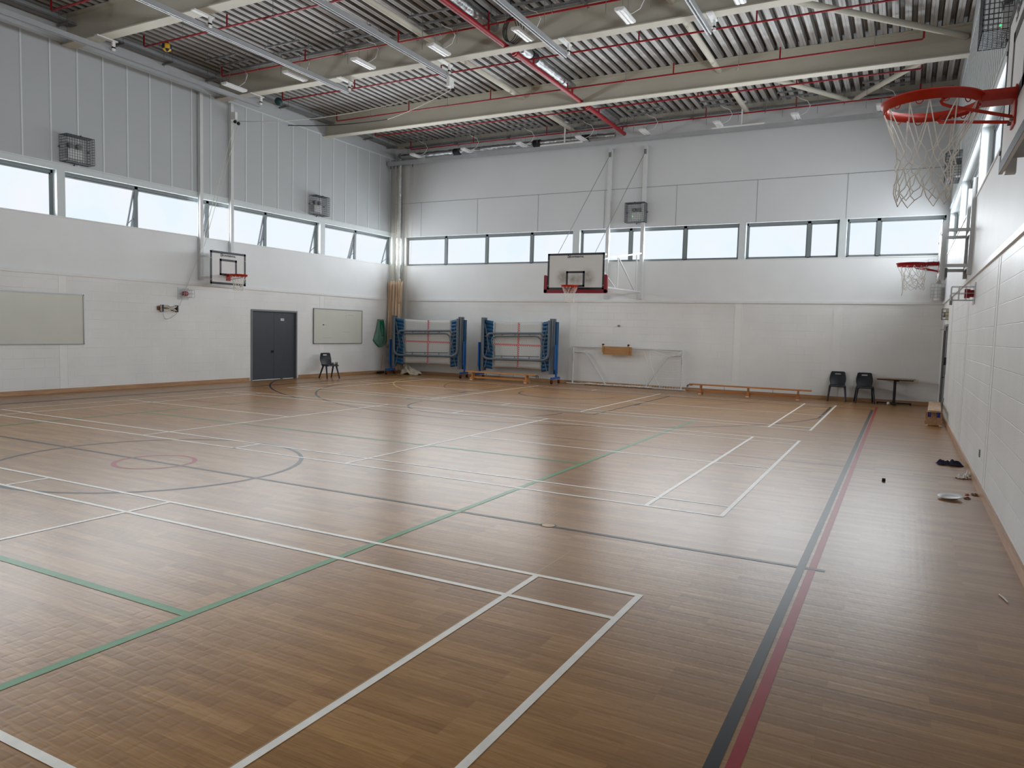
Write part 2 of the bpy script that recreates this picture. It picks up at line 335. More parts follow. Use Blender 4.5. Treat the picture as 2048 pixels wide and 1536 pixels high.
# ------------------------------------------------------------------ mesh builder
class MB:
    def __init__(s): s.v = []; s.f = []; s.m = []; s.s = []; s.uv = {}
    def add(s, vs, fs, m=0, sm=False):
        o = len(s.v); s.v += [tuple(v) for v in vs]
        for f in fs: s.f.append(tuple(i + o for i in f)); s.m.append(m); s.s.append(sm)
        return o
    def box(s, a, b, m=0):
        x0, x1 = sorted((a[0], b[0])); y0, y1 = sorted((a[1], b[1])); z0, z1 = sorted((a[2], b[2]))
        s.add([(x0, y0, z0), (x1, y0, z0), (x1, y1, z0), (x0, y1, z0), (x0, y0, z1), (x1, y0, z1), (x1, y1, z1), (x0, y1, z1)],
              [(0, 3, 2, 1), (4, 5, 6, 7), (0, 1, 5, 4), (1, 2, 6, 5), (2, 3, 7, 6), (3, 0, 4, 7)], m); return s
    def rbox(s, a, b, r, m=0, axis=1, n=4):
        """box with rounded corners in the plane across axis"""
        lo = [min(a[i], b[i]) for i in range(3)]; hi = [max(a[i], b[i]) for i in range(3)]
        u, w = [i for i in range(3) if i != axis]
        pts = []
        for cx, cy, a0 in ((hi[u] - r, hi[w] - r, 0), (lo[u] + r, hi[w] - r, 90), (lo[u] + r, lo[w] + r, 180), (hi[u] - r, lo[w] + r, 270)):
            for k in range(n + 1):
                t = math.radians(a0 + 90 * k / n); pts.append((cx + r * math.cos(t), cy + r * math.sin(t)))
        vs = []
        for h in (lo[axis], hi[axis]):
            for p in pts:
                q = [0, 0, 0]; q[u], q[w], q[axis] = p[0], p[1], h; vs.append(q)
        N = len(pts)
        fs = [tuple(range(N)), tuple(range(2 * N - 1, N - 1, -1))] + [(i, i + N, (i + 1) % N + N, (i + 1) % N) for i in range(N)]
        s.add(vs, fs, m); return s
    def bar(s, p, q, w, h, m=0, up=(0, 0, 1)):
        p = Vector(p); q = Vector(q); d = (q - p).normalized(); up = Vector(up)
        if abs(d.dot(up)) > 0.98: up = Vector((0, 1, 0))
        a = d.cross(up).normalized() * w / 2; b = a.cross(d).normalized() * h / 2
        s.add([p - a - b, p + a - b, p + a + b, p - a + b, q - a - b, q + a - b, q + a + b, q - a + b],
              [(0, 3, 2, 1), (4, 5, 6, 7), (0, 1, 5, 4), (1, 2, 6, 5), (2, 3, 7, 6), (3, 0, 4, 7)], m); return s
    def tube(s, pts, r, n=8, m=0, closed=False, cap=True):
        pts = [Vector(p) for p in pts]; N = len(pts); rs = r if isinstance(r, (list, tuple)) else [r] * N
        vs = []; prev = None
        for i, p in enumerate(pts):
            a = pts[(i - 1) % N] if (closed or i > 0) else p; b = pts[(i + 1) % N] if (closed or i < N - 1) else p
            d = b - a
            d = d.normalized() if d.length > 1e-9 else Vector((0, 0, 1))
            if prev is None:
                up = Vector((0, 0, 1)) if abs(d.z) < 0.9 else Vector((1, 0, 0)); u = d.cross(up).normalized()
            else:
                u = prev - d * prev.dot(d); u = u.normalized() if u.length > 1e-6 else d.orthogonal().normalized()
            prev = u; w = d.cross(u)
            for k in range(n):
                t = 2 * PI * k / n; vs.append(p + (u * math.cos(t) + w * math.sin(t)) * rs[i])
        fs = []
        for i in range(N if closed else N - 1):
            j = (i + 1) % N
            for k in range(n): fs.append((i * n + k, i * n + (k + 1) % n, j * n + (k + 1) % n, j * n + k))
        s.add(vs, fs, m, True)
        if cap and not closed: s.add(vs[:n] + vs[-n:], [tuple(range(n - 1, -1, -1)), tuple(range(n, 2 * n))], m)
        return s
    def cyl(s, p, q, r, n=12, m=0, r2=None): return s.tube([p, q], [r, r if r2 is None else r2], n, m)
    def lathe(s, prof, c=(0, 0, 0), n=24, m=0, closed=False):
        vs = []; P = len(prof)
        for k in range(n):
            t = 2 * PI * k / n
            for r, z in prof: vs.append((c[0] + r * math.cos(t), c[1] + r * math.sin(t), c[2] + z))
        fs = []
        for k in range(n):
            j = (k + 1) % n
            for i in range(P if closed else P - 1): fs.append((k * P + i, j * P + i, j * P + (i + 1) % P, k * P + (i + 1) % P))
        s.add(vs, fs, m, True); return s
    def ball(s, c, r, m=0, n=16, sc=(1, 1, 1), mfun=None):
        vs = []; R = n // 2
        for i in range(R + 1):
            a = PI * i / R
            for k in range(n):
                t = 2 * PI * k / n; vs.append((c[0] + r * sc[0] * math.sin(a) * math.cos(t), c[1] + r * sc[1] * math.sin(a) * math.sin(t), c[2] + r * sc[2] * math.cos(a)))
        for i in range(R):
            for k in range(n):
                f = (i * n + k, (i + 1) * n + k, (i + 1) * n + (k + 1) % n, i * n + (k + 1) % n)
                s.f.append(tuple(x + len(s.v) for x in f)); s.m.append(mfun(i, k) if mfun else m); s.s.append(True)
        s.v += vs; return s
    def grid(s, fn, nu, nv, m=0, sm=True, uvfn=None, thick=0):
        vs = [fn(i / nu, j / nv) for j in range(nv + 1) for i in range(nu + 1)]
        fs = [(j * (nu + 1) + i, j * (nu + 1) + i + 1, (j + 1) * (nu + 1) + i + 1, (j + 1) * (nu + 1) + i) for j in range(nv) for i in range(nu)]
        o = s.add(vs, fs, m, sm)
        if uvfn:
            for j in range(nv + 1):
                for i in range(nu + 1): s.uv[o + j * (nu + 1) + i] = uvfn(i / nu, j / nv)
        return s
    def quad(s, a, b, c, d, m=0): s.add([a, b, c, d], [(0, 1, 2, 3)], m); return s
    def build(s, name, mats, parent=None, loc=(0, 0, 0), rot=(0, 0, 0), thick=0):
        me = bpy.data.meshes.new(name); me.from_pydata(s.v, [], s.f)
        for x in (mats if isinstance(mats, (list, tuple)) else [mats]): me.materials.append(M[x] if isinstance(x, str) else x)
        me.polygons.foreach_set('material_index', s.m); me.polygons.foreach_set('use_smooth', s.s)
        if s.uv:
            l = me.uv_layers.new(name='UVMap')
            for lp in me.loops: l.data[lp.index].uv = s.uv.get(lp.vertex_index, (0, 0))
        me.update()
        o = bpy.data.objects.new(name, me); COL.objects.link(o)
        o.location = loc; o.rotation_euler = rot
        if parent: o.parent = parent
        if thick:
            md = o.modifiers.new('Solidify', 'SOLIDIFY'); md.thickness = thick; md.offset = 0
        return o

def tag(o, label, cat, group=None):
    o['label'] = label; o['category'] = cat
    if group: o['group'] = group
    return o

def thing(name, label, cat, loc=(0, 0, 0), rz=0, group=None):
    o = bpy.data.objects.new(name, None); o.empty_display_size = 0.1; COL.objects.link(o)
    o.location = loc; o.rotation_euler = (0, 0, rz)
    return tag(o, label, cat, group)

def struct(o): o['kind'] = 'structure'; return o

def dup(root, loc=None, rz=None, label=None):
    """copy of a thing with its parts and their sub-parts"""
    def cp(o, par):
        c = o.copy(); COL.objects.link(c); c.parent = par
        for ch in kids.get(o, ()): cp(ch, c)
        return c
    kids = {}
    for o in list(bpy.data.objects):
        if o.parent: kids.setdefault(o.parent, []).append(o)
    c = cp(root, None)
    if loc is not None: c.location = loc
    if rz is not None: c.rotation_euler = (0, 0, rz)
    if label: c['label'] = label
    return c

R_LEFT, R_RIGHT, R_FAR = -PI / 2, PI / 2, PI      # local +y points from the wall into the hall

# ------------------------------------------------------------------ floor with court markings
fl = MB()
fl.quad((LX - 0.1, NY, 0), (RX + 0.1, NY, 0), (RX + 0.1, FY + 0.1, 0), (LX - 0.1, FY + 0.1, 0), 0)
FM = ['floor', 'line_white', 'line_green', 'line_dark', 'line_red', 'line_redthin', 'line_yellow', 'line_seam', 'ring_wood']
LAYB = {1: 0.0022, 2: 0.0019, 3: 0.0016, 4: 0.0013, 5: 0.0010, 6: 0.0007, 7: 0.0004, 8: 0.0026}
LCOUNT = [0]
class _Lay(dict):
    def __missing__(self, m):
        LCOUNT[0] += 1
        return LAYB[m] + 0.00002 * (LCOUNT[0] % 12)
LAY = _Lay()
def seg(x0, y0, x1, y1, m):
    z = LAY[m]; fl.quad((x0, y0, z), (x1, y0, z), (x1, y1, z), (x0, y1, z), m)
def lnx(y, x0, x1, w, m): seg(x0, y - w / 2, x1, y + w / 2, m)
def lny(x, y0, y1, w, m): seg(x - w / 2, y0, x + w / 2, y1, m)
def arc(cx, cy, r, a0, a1, w, m, n=64):
    z = LAY[m]
    for k in range(n):
        t0 = math.radians(a0 + (a1 - a0) * k / n); t1 = math.radians(a0 + (a1 - a0) * (k + 1) / n)
        fl.quad((cx + (r - w / 2) * math.cos(t0), cy + (r - w / 2) * math.sin(t0), z), (cx + (r + w / 2) * math.cos(t0), cy + (r + w / 2) * math.sin(t0), z),
                (cx + (r + w / 2) * math.cos(t1), cy + (r + w / 2) * math.sin(t1), z), (cx + (r - w / 2) * math.cos(t1), cy + (r - w / 2) * math.sin(t1), z), m)
for cy in (-8.575, 0.0, 7.7):                     # badminton courts, white
    w = 0.044
    for sgn in (-1, 1):
        for d in (3.03, 2.57): lnx(cy + sgn * d, -13.4, 0, w, 1)
        for x in (-4.72, -8.68): pass
    for x in (-0.02, -0.78, -12.62, -13.38, -4.72, -8.68): lny(x, cy - 3.05, cy + 3.05, w, 1)
    lnx(cy, -4.72, 0, w, 1); lnx(cy, -13.4, -8.68, w, 1)
    for sgn in (-1, 1): lny(-6.7, cy + sgn * 2.8 - 0.25, cy + sgn * 2.8 + 0.25, w, 1)
lny(-2.23, -13.3, 4.75, 0.064, 2); lny(-11.2, -13.3, 4.75, 0.064, 2)     # volleyball, green
for y in (-13.27, -7.31, -1.2, 4.72): lnx(y, -11.2, -2.23, 0.064, 2)
lny(0.85, -19, 10.1, 0.058, 3); lny(-14.25, -19, 10.1, 0.05, 3)            # basketball, charcoal
lnx(-4.29, -14.25, 1.02, 0.05, 3); lnx(10.08, -14.25, 0.85, 0.05, 3)
arc(-6.7, -4.29, 1.77, 0, 360, 0.05, 3, 96)
arc(-6.7, 8.5, 6.75, 192, 348, 0.05, 3, 96)
lny(-0.1, 7.1, 10.08, 0.05, 3); lny(-13.3, 7.1, 10.08, 0.05, 3)
lny(-4.27, 4.3, 10.08, 0.05, 3); lny(-9.13, 4.3, 10.08, 0.05, 3); lnx(4.3, -9.13, -4.27, 0.05, 3)
for x in (-4.24, -9.16): seg(x - 0.06, 6.85, x + 0.06, 7.25, 3)
arc(-6.7, 4.1, 1.8, 180, 360, 0.05, 3); arc(-6.7, 8.5, 1.35, 180, 360, 0.05, 3)
arc(-6.7, 12.6, 10.8, 210, 246, 0.05, 3)
lny(0.928, -19.5, 11.0, 0.055, 4)                                           # netball, red
lny(-14.33, -19.5, 11.0, 0.05, 5); lnx(10.98, -14.33, 0.93, 0.05, 5); lnx(0.78, -14.33, 0.93, 0.045, 5)
arc(-6.7, 10.95, 4.75, 180, 360, 0.05, 5); arc(-6.65, -4.3, 0.455, 0, 360, 0.055, 4, 64)
arc(-6.7, 12.2, 7.0, 182, 358, 0.045, 6, 96)                                # hockey circle, faded yellow
lnx(-6.0, LX, RX, 0.006, 7); lny(-0.81, -8.6, -4.9, 0.006, 7)
arc(-1.29, -4.27, 0.03, 0, 360, 0.06, 8, 24); arc(-1.29, -4.27, 0.066, 0, 360, 0.012, 3, 24)
lnx(0.76, 0.95, 2.3, 0.012, 5); lnx(5.2, 0.95, 2.3, 0.012, 5)
struct(fl.build('floor', FM))

# ------------------------------------------------------------------ walls
SILL, HEAD, DADO, TOP = 4.06, 5.1, 2.72, 8.75
T = 0.3
def wall_side(name, X, out, pier_spans, door, ribs, lowmat):
    """wall along Y whose hall face lies at X; out = -1 / +1 towards outdoors"""
    w = MB(); xo = X + out * T
    y0, y1 = NY - 0.3, FY + T
    d0, d1, dh = door
    w.box((X, y0, 0), (xo, d0, DADO), 0); w.box((X, d1, 0), (xo, y1, DADO), 0); w.box((X, d0, dh), (xo, d1, DADO), 0)
    w.box((X + out * 0.14, d0, 0), (xo, d1, dh), 1)
    w.box((X, y0, DADO), (xo, y1, SILL), 1)
    w.box((X, y0, HEAD), (xo, y1, HEAD + 0.16), 3)
    w.box((X, y0, HEAD + 0.16), (xo, y1, TOP), 2)
    for a, b in pier_spans: w.box((X, a, SILL), (xo, b, HEAD), 3)
    for a, b in pier_spans:                        # flush wind posts seen as raised strips in the blockwork
        if not (a < d1 and b > d0):
            w.box((X - out * 0.001, a, 0.1), (X, b, DADO), 4)
            for q in (a, b): w.box((X - out * 0.004, q - 0.008, 0.1), (X, q + 0.008, DADO), 4)
    for y in ribs: w.box((X - out * 0.008, y - 0.018, HEAD + 0.16), (X, y + 0.018, 7.95), 3)
    w.box((X - out * 0.012, y0, 7.95), (X, y1, 7.985), 3)
    w.box((X - out * 0.02, y0, HEAD + 0.13), (X, y1, HEAD + 0.16), 3)
    return struct(w.build(name, [lowmat, 'plaster', 'panel_grey', 'reveal', 'wind_post']))
LP = [(-12.9, -12.7), (-4.4, -4.18), (-0.05, 0.14), (8.55, 8.77)]
wall_side('wall_left', LX, -1, [(-20.6, -17.2)] + LP + [(12.42, 12.9)], (5.6, 7.52, 2.13), [-20 + 0.62 * k for k in range(53)], 'blockY')
RP = [(-20.6, -17.4), (-13.2, -13.0), (-9.0, -8.8), (-4.7, -4.5), (-0.55, -0.35), (3.62, 3.84), (8.05, 8.25), (12.4, 12.9)]
wall_side('wall_right', RX, 1, RP, (9.55, 11.3, 2.13), [-20 + 0.31 * k for k in range(105)], 'blockR')
w = MB(); FP = [(LX - 0.3, -15.35), (-8.48, -8.24), (-3.09, -2.89), (-0.34, -0.15), (2.26, RX + 0.3)]
w.box((LX - 0.3, FY, 0), (RX + 0.3, FY + T, DADO), 0); w.box((LX - 0.3, FY, DADO), (RX + 0.3, FY + T, SILL - 0.03), 1)
w.box((LX - 0.3, FY, HEAD), (RX + 0.3, FY + T, TOP), 2)
for a, b in FP: w.box((a, FY, SILL - 0.03), (b, FY + T, HEAD), 3)
for a, b in FP[1:4]:
    w.box((a, FY - 0.002, 0.1), (b, FY, DADO), 5)
    for q in (a, b): w.box((q - 0.01, FY - 0.006, 0.1), (q + 0.01, FY, DADO), 5)
w.box((LX, FY - 0.004, 6.335), (RX, FY, 6.35), 4)
for x in (-14.62, -12.2, -9.8, -7.4, -5.03, -2.62, -0.19): w.box((x - 0.006, FY - 0.003, HEAD), (x + 0.006, FY, 6.335), 4)
struct(w.build('wall_far', ['blockX', 'plaster', 'panel_white', 'reveal', 'groove', 'wind_post']))
w = MB(); w.box((LX - 0.3, NY - 0.3, 0), (RX + 0.3, NY, DADO), 0); w.box((LX - 0.3, NY - 0.3, DADO), (RX + 0.3, NY, TOP), 1)
struct(w.build('wall_near', ['blockX', 'plaster']))
n = 1
for sx, X in ((-1, LX), (1, RX)):
    t_ = MB(); t_.box((X, NY, DADO), (X - sx * 0.03, FY, DADO + 0.07)); struct(t_.build('trim_%d' % n, 'trim_white')); n += 1
    t_ = MB(); t_.box((X + sx * 0.1, NY, SILL - 0.03), (X - sx * 0.015, FY, SILL)); struct(t_.build('trim_%d' % n, 'trim_white')); n += 1
t_ = MB(); t_.box((LX, FY, DADO), (RX, FY - 0.03, DADO + 0.07)); struct(t_.build('trim_%d' % n, 'trim_white')); n += 1
t_ = MB(); t_.box((LX, FY + 0.1, SILL - 0.06), (RX, FY - 0.015, SILL - 0.03)); struct(t_.build('trim_%d' % n, 'trim_white'))
def base(name, segs, m):
    b_ = MB()
    for a, b in segs: b_.box(a, b)
    struct(b_.build(name, m))
base('baseboard_left', [((LX, NY, 0), (LX + 0.02, 5.55, 0.1)), ((LX, 7.57, 0), (LX + 0.02, FY, 0.1))], 'skirting')
base('baseboard_right', [((RX, NY, 0), (RX - 0.022, 9.5, 0.1)), ((RX, 11.35, 0), (RX - 0.022, FY, 0.1))], 'skirting')
base('baseboard_far', [((LX, FY, 0), (RX, FY - 0.02, 0.1))], 'skirtingX')

# ceiling deck
d = MB(); pitch = 0.24; x = -2.95 - pitch * 55
prof = []
while x < RX + 0.4:
    prof += [(x - 0.062, 8.56), (x - 0.008, 8.56), (x, 8.566), (x + 0.008, 8.56), (x + 0.062, 8.56), (x + 0.082, 8.72), (x + pitch - 0.082, 8.72)]; x += pitch
for i in range(len(prof) - 1):
    (xa, za), (xb, zb) = prof[i], prof[i + 1]
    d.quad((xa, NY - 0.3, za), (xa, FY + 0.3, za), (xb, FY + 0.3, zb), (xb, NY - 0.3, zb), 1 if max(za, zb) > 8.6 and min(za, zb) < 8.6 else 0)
d.quad((LX - 0.4, NY - 0.4, 8.85), (RX + 0.5, NY - 0.4, 8.85), (RX + 0.5, FY + 0.4, 8.85), (LX - 0.4, FY + 0.4, 8.85))
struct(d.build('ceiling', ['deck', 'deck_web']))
for i, y in enumerate(BEAMY):
    b_ = MB(); ym = y + 0.14
    b_.box((LX - 0.02, y, 7.9), (RX, y + 0.28, 7.925)); b_.box((LX - 0.02, y, 8.53), (RX, y + 0.28, 8.555)); b_.box((LX - 0.02, ym - 0.008, 7.925), (RX, ym + 0.008, 8.53))
    struct(b_.build('roof_beam', 'beam'))
eb = MB(); eb.box((LX, FY - 0.02, 8.36), (RX, FY, 8.56)); struct(eb.build('eaves_beam', 'beam'))
for x in (-8.5, -3.0):
    b_ = MB()
    for a, b in zip([NY] + [y + 0.14 for y in BEAMY], [y + 0.14 for y in BEAMY] + [FY]): b_.cyl((x, a, 8.3), (x, b, 8.3), 0.07, 14)
    struct(b_.build('tie_beam', 'beam'))
for a, b in (((-1.75, 4.5, 8.3), (2.25, 8.7, 8.3)), ((-2.6, 8.75, 8.3), (-0.2, 12.55, 8.3)), ((2.25, 8.75, 8.3), (-0.2, 12.5, 8.3)), ((2.25, 0.25, 8.3), (-1.75, 4.4, 8.3))):
    struct(MB().cyl(a, b, 0.065, 14).build('brace_beam', 'beam'))

# ------------------------------------------------------------------ windows and daylight
WN = [0]
def window(axis, P, out, a, b, z0, z1, tilt=0.0):
    """frame and frosted pane between a and b; tilt = top-hung sash pushed outward"""
    WN[0] += 1
    D = P + out * 0.16
    def pt(u, dd, z): return (D + out * dd, u, z) if axis == 'Y' else (u, D + out * dd, z)
    f = MB(); w_ = 0.045
    def bx(m_, u0, u1, d0, d1, za, zb, mi=0): m_.box(pt(u0, d0, za), pt(u1, d1, zb), mi)
    bx(f, a, b, 0, 0.06, z1 - 0.07, z1); bx(f, a, b, 0, 0.06, z0, z0 + w_)
    bx(f, a, a + w_, 0, 0.06, z0, z1); bx(f, b - w_, b, 0, 0.06, z0, z1)
    fr = struct(f.build('window_%d' % WN[0], 'grey_frame'))
    zt = z1 - 0.075; za, zb = z0 + w_, zt
    s_ = MB(); p_ = MB(); sw = 0.03
    ct, st = math.cos(tilt), math.sin(tilt)
    def q(u, dd, z):
        dz = z - zt; return pt(u, 0.03 + dd * ct - dz * st, zt + dz * ct + dd * st)
    def qb(m_, u0, u1, d0, d1, za_, zb_):
        vs = [q(u, dd, z) for z in (za_, zb_) for u, dd in ((u0, d0), (u1, d0), (u1, d1), (u0, d1))]
        m_.add(vs, [(0, 3, 2, 1), (4, 5, 6, 7), (0, 1, 5, 4), (1, 2, 6, 5), (2, 3, 7, 6), (3, 0, 4, 7)])
    a2, b2 = a + w_, b - w_
    th = 0.035 if tilt else 0.02
    qb(s_, a2, b2, -th, th, zb - sw, zb); qb(s_, a2, b2, -th, th, za, za + sw); qb(s_, a2, a2 + sw, -th, th, za, zb); qb(s_, b2 - sw, b2, -th, th, za, zb)
    s_o = s_.build('sash', 'sash_alu' if tilt else 'grey_frame', fr)
    qb(p_, a2 + sw, b2 - sw, -0.004, 0.004, za + sw, zb - sw)
    p_.build('pane', 'pane', s_o)
    if tilt:
        st_ = MB(); st_.bar(pt(b2 - 0.02, 0.03, za + 0.25), q(b2 - 0.02, 0, za + 0.05), 0.02, 0.012); st_.build('stay', 'alu', fr)
LW = [(-17.2, -15.0, 0), (-15.0, -12.9, 0), (-12.7, -10.6, 0), (-10.6, -8.5, 0), (-8.5, -6.4, 0), (-6.4, -4.4, 0), (-4.18, -2.1, 0), (-2.1, -0.05, 0),
      (0.14, 2.03, 0.3), (2.03, 4.2, 0.26), (4.2, 6.32, 0.26), (6.32, 8.55, 0.26), (8.77, 10.5, 0.3), (10.5, 12.42, 0.3)]
for a, b, t_ in LW: window('Y', LX, -1, a, b, SILL - 0.05, HEAD, t_)
for a, b in ((-15.35, -13.6), (-13.6, -11.87), (-11.87, -10.08), (-10.08, -8.48), (-8.24, -6.52), (-6.52, -4.75), (-4.75, -3.09), (-2.89, -1.15), (-1.15, -0.34), (-0.15, 0.65), (0.65, 2.26)):
    window('X', FY, 1, a, b, SILL - 0.03, HEAD)
for a, b in zip([p[1] for p in RP[:-1]], [p[0] for p in RP[1:]]):
    for u, v in ((a, (a + b) / 2), ((a + b) / 2, b)): window('Y', RX, 1, u, v, SILL, HEAD, 0.0)

SKYC = (0.89, 0.95, 1.0)
def daylight(name, axis, P, out, a, b, L):
    l = bpy.data.lights.new(name, 'AREA'); l.shape = 'RECTANGLE'; l.size = b - a; l.size_y = 0.9
    l.energy = L * math.pi * (b - a) * 0.9; l.color = SKYC; l.spread = math.radians(150)
    o = bpy.data.objects.new(name, l); COL.objects.link(o)
    D = P + out * 0.12
    if axis == 'Y': o.location = (D, (a + b) / 2, 4.57); o.rotation_euler = (PI / 2, 0, PI / 2 if out > 0 else -PI / 2)
    else: o.location = ((a + b) / 2, D, 4.57); o.rotation_euler = (-PI / 2, 0, 0)
LSTR, FSTR, RSTR = 10.0, 10.0, 10.0
for a, b in ((-17.1, -13.0), (-12.6, -4.5), (-4.1, -0.1), (0.2, 8.5), (8.82, 12.35)): daylight('daylight_door_side', 'Y', LX, -1, a, b, LSTR)
for a, b in ((-15.3, -8.52), (-8.2, -3.12), (-2.86, -0.38), (-0.12, 2.22)): daylight('daylight_far_side', 'X', FY, 1, a, b, FSTR)
for a, b in zip([p[1] + 0.03 for p in RP[:-1]], [p[0] - 0.03 for p in RP[1:]]): daylight('daylight_block_side', 'Y', RX, 1, a, b, RSTR)

# ------------------------------------------------------------------ doors
def door_leafs(name, parent_loc, rz, wid, sign=True, lm='charcoal'):
    o = MB(); h = 2.1; f = 0.05
    o.box((-wid / 2 - f, -0.12, 0), (-wid / 2, 0.015, h + f)); o.box((wid / 2, -0.12, 0), (wid / 2 + f, 0.015, h + f)); o.box((-wid / 2, -0.12, h), (wid / 2, 0.015, h + f))
    fr = struct(o.build(name, 'door_frame', None, parent_loc, (0, 0, rz)))
    for s_ in (-1, 1):
        l = MB(); x0, x1 = sorted((s_ * 0.004, s_ * (wid / 2 - 0.004)))
        l.box((x0, -0.09, 0.012), (x1, -0.04, h - 0.004)); lf = l.build('leaf', lm, fr)
        if s_ < 0 and sign:
            g = MB(); g.box((-0.42, -0.04, 1.83), (-0.28, -0.036, 1.9)); g.box((-0.41, -0.036, 1.85), (-0.29, -0.0355, 1.86), 1); g.box((-0.41, -0.036, 1.87), (-0.33, -0.0355, 1.88), 1)
            g.build('sign', ['paper', 'ink'], lf)
        if s_ > 0:
            g = MB(); g.box((0.02, -0.04, 0.83), (0.1, -0.02, 0.92)); g.cyl((0.06, -0.02, 0.875), (0.06, 0.02, 0.875), 0.012); g.build('handle', 'black', lf)
    return fr
door_leafs('door_1', (LX, 6.56, 0), R_LEFT, 1.8)
d2 = door_leafs('door_2', (RX, 10.42, 0), R_RIGHT, 1.64, False, 'door_grey')
g = MB(); g.box((-0.75, -0.03, 2.0), (-0.3, 0.05, 2.08)); g.bar((-0.35, 0.03, 2.03), (-0.1, 0.12, 2.03), 0.02, 0.02); g.build('closer', 'steel_grey', d2)

# ------------------------------------------------------------------ roof services
sp = thing('sprinkler_pipework', 'red sprinkler pipework of one main pipe and cross branches under the roof deck', 'pipework', (0, 0, 0))
mp = MB(); mp.cyl((-6.68, -18, 7.97), (-6.68, 12.22, 7.97), 0.057, 16); mp.ball((-6.68, 12.22, 7.97), 0.062, n=12)
mpo = mp.build('main_pipe', 'red_pipe', sp)
for y in (-8.0, -3.6, 0.6, 4.86, 9.15):
    c_ = MB(); c_.cyl((-6.68, y - 0.1, 7.97), (-6.68, y + 0.1, 7.97), 0.078, 16); c_.cyl((-6.68, y - 0.02, 7.97), (-6.68, y + 0.02, 7.97), 0.088, 16); c_.build('coupling', 'red_pipe', mpo)
BY = [-7.1, -4.95, -2.8, -0.72, 1.42, 3.66, 5.8, 8.1, 10.03, 12.05]
for i, y in enumerate(BY):
    z = 8.15
    b_ = MB(); b_.tube([(-14.75, y, z + 0.26), (-14.75, y, z + 0.03), (-14.72, y, z), (1.41, y, z), (1.44, y, z + 0.03), (1.44, y, z + 0.26)], 0.021, 8)
    b_.cyl((-6.68, y, 7.99), (-6.68, y, z), 0.028, 8)
    bo = b_.build('branch_pipe', 'red_pipe', sp)
    for x in (-12.1, -9.3, -6.95, -4.1, -1.6):
        if abs(x + 6.95) > 1 or i % 2: MB().cyl((x + 0.13 * (i % 3), y, z), (x + 0.13 * (i % 3), y, z + 0.27), 0.018, 8).build('sprinkler_head', 'red_pipe', bo)
    for x in (-13.4, -10.6, -7.9, -5.2, -2.4, 0.5):
        h_ = MB(); h_.cyl((x, y, z + 0.02), (x, y, 8.72), 0.006, 5); h_.tube([(x - 0.0, y + 0.026 * math.cos(t), z + 0.026 * math.sin(t)) for t in [2 * PI * k / 8 for k in range(8)]], 0.006, 5, closed=True); h_.build('hanger', 'galv', bo)

def track(x, label, ye=4.75):
    t = thing('curtain_track', label, 'track', (x, 0, 7.7), 0, 'ceiling tracks running the length of the hall')
    r = MB(); y0 = NY + 0.2
    r.box((-0.045, y0, -0.02), (0.045, ye, 0.045)); r.box((-0.045, y0, -0.06), (-0.02, ye, -0.02)); r.box((0.02, y0, -0.06), (0.045, ye, -0.02))
    r.build('rail', 'track', t)
    for y in BEAMY[:6]:
        if y < 4.5:
            h = MB(); h.box((0.03, y - 0.06, 0.175), (0.15, y + 0.42, 0.2)); h.box((0.09, y + 0.3, -0.02), (0.13, y + 0.37, 0.2)); h.box((-0.03, y + 0.3, 0.03), (0.13, y + 0.37, 0.06)); h.build('hanger', 'white_pl', t)
for x, l in ((-14.53, 'grey ceiling track closest to the wall with the double door'), (-11.43, 'grey ceiling track second from the double door wall'),
             (-8.43, 'grey ceiling track third from the double door wall, a pulley at its end'), (-5.39, 'grey ceiling track just past the red main pipe'),
             (-2.29, 'grey ceiling track last in the run, farthest from the double door wall')): track(x, l)
t = thing('curtain_track', 'long grey net rail across the top of the end wall with windows', 'track', (0, 12.0, 7.7), 0)
r = MB(); r.box((-15.7, -0.05, -0.06), (2.2, 0.05, 0.06)); r.box((-15.7, -0.03, -0.085), (2.2, -0.01, -0.06)); r.build('rail', 'track', t)
for x in (-8.62, -3.05):
    h = MB(); h.box((x - 0.02, -0.02, 0.06), (x + 0.02, 0.02, 0.8)); h.box((x - 0.1, -0.05, 0.74), (x + 0.1, 0.05, 0.77)); h.box((x - 0.85, -0.07, 0.06), (x + 0.65, 0.03, 0.1)); h.build('hanger', 'white_pl', t)
for x in (-15.6, -15.45, -15.3, -14.62):
    MB().cyl((x, 0, -0.19), (x, 0, -0.06), 0.012, 6).build('runner', 'rubber', t)

# batten lights
def batten(first=[None]):
    t = thing('batten_light', '', 'light', (0, 0, 0), 0, None)
    b_ = MB(); b_.rbox((-0.1, -0.34, 0.0), (0.1, 0.34, 0.055), 0.015, axis=1); b_.build('housing', 'white_pl', t)
    d_ = MB(); d_.rbox((-0.07, -0.33, -0.012), (-0.012, 0.33, 0.0), 0.005, axis=1); d_.rbox((0.012, -0.33, -0.012), (0.07, 0.33, 0.0), 0.005, axis=1); d_.build('diffuser', 'diff', t)
    for y in (-0.15, 0.15): MB().cyl((0, y, 0.07), (0, y, 0.93), 0.004, 5).build('suspension_wire', 'darkgalv', t)
    c_ = MB(); c_.tube([(0.05, 0.1, 0.07), (0.12, 0.12, 0.1), (0.25, 0.13, 0.16), (0.34, 0.12, 0.32), (0.26, 0.1, 0.46), (0.1, 0.08, 0.52), (0.0, 0.08, 0.6)], 0.008, 6); c_.build('flex', 'white_pl', t)
    return t
ORD = ['first', 'second', 'third', 'fourth', 'fifth', 'sixth', 'seventh', 'eighth']
bx_ = [-14.27, -12.15, -10.03, -7.93, -5.86, -3.65, -1.55, 0.55]
proto = None
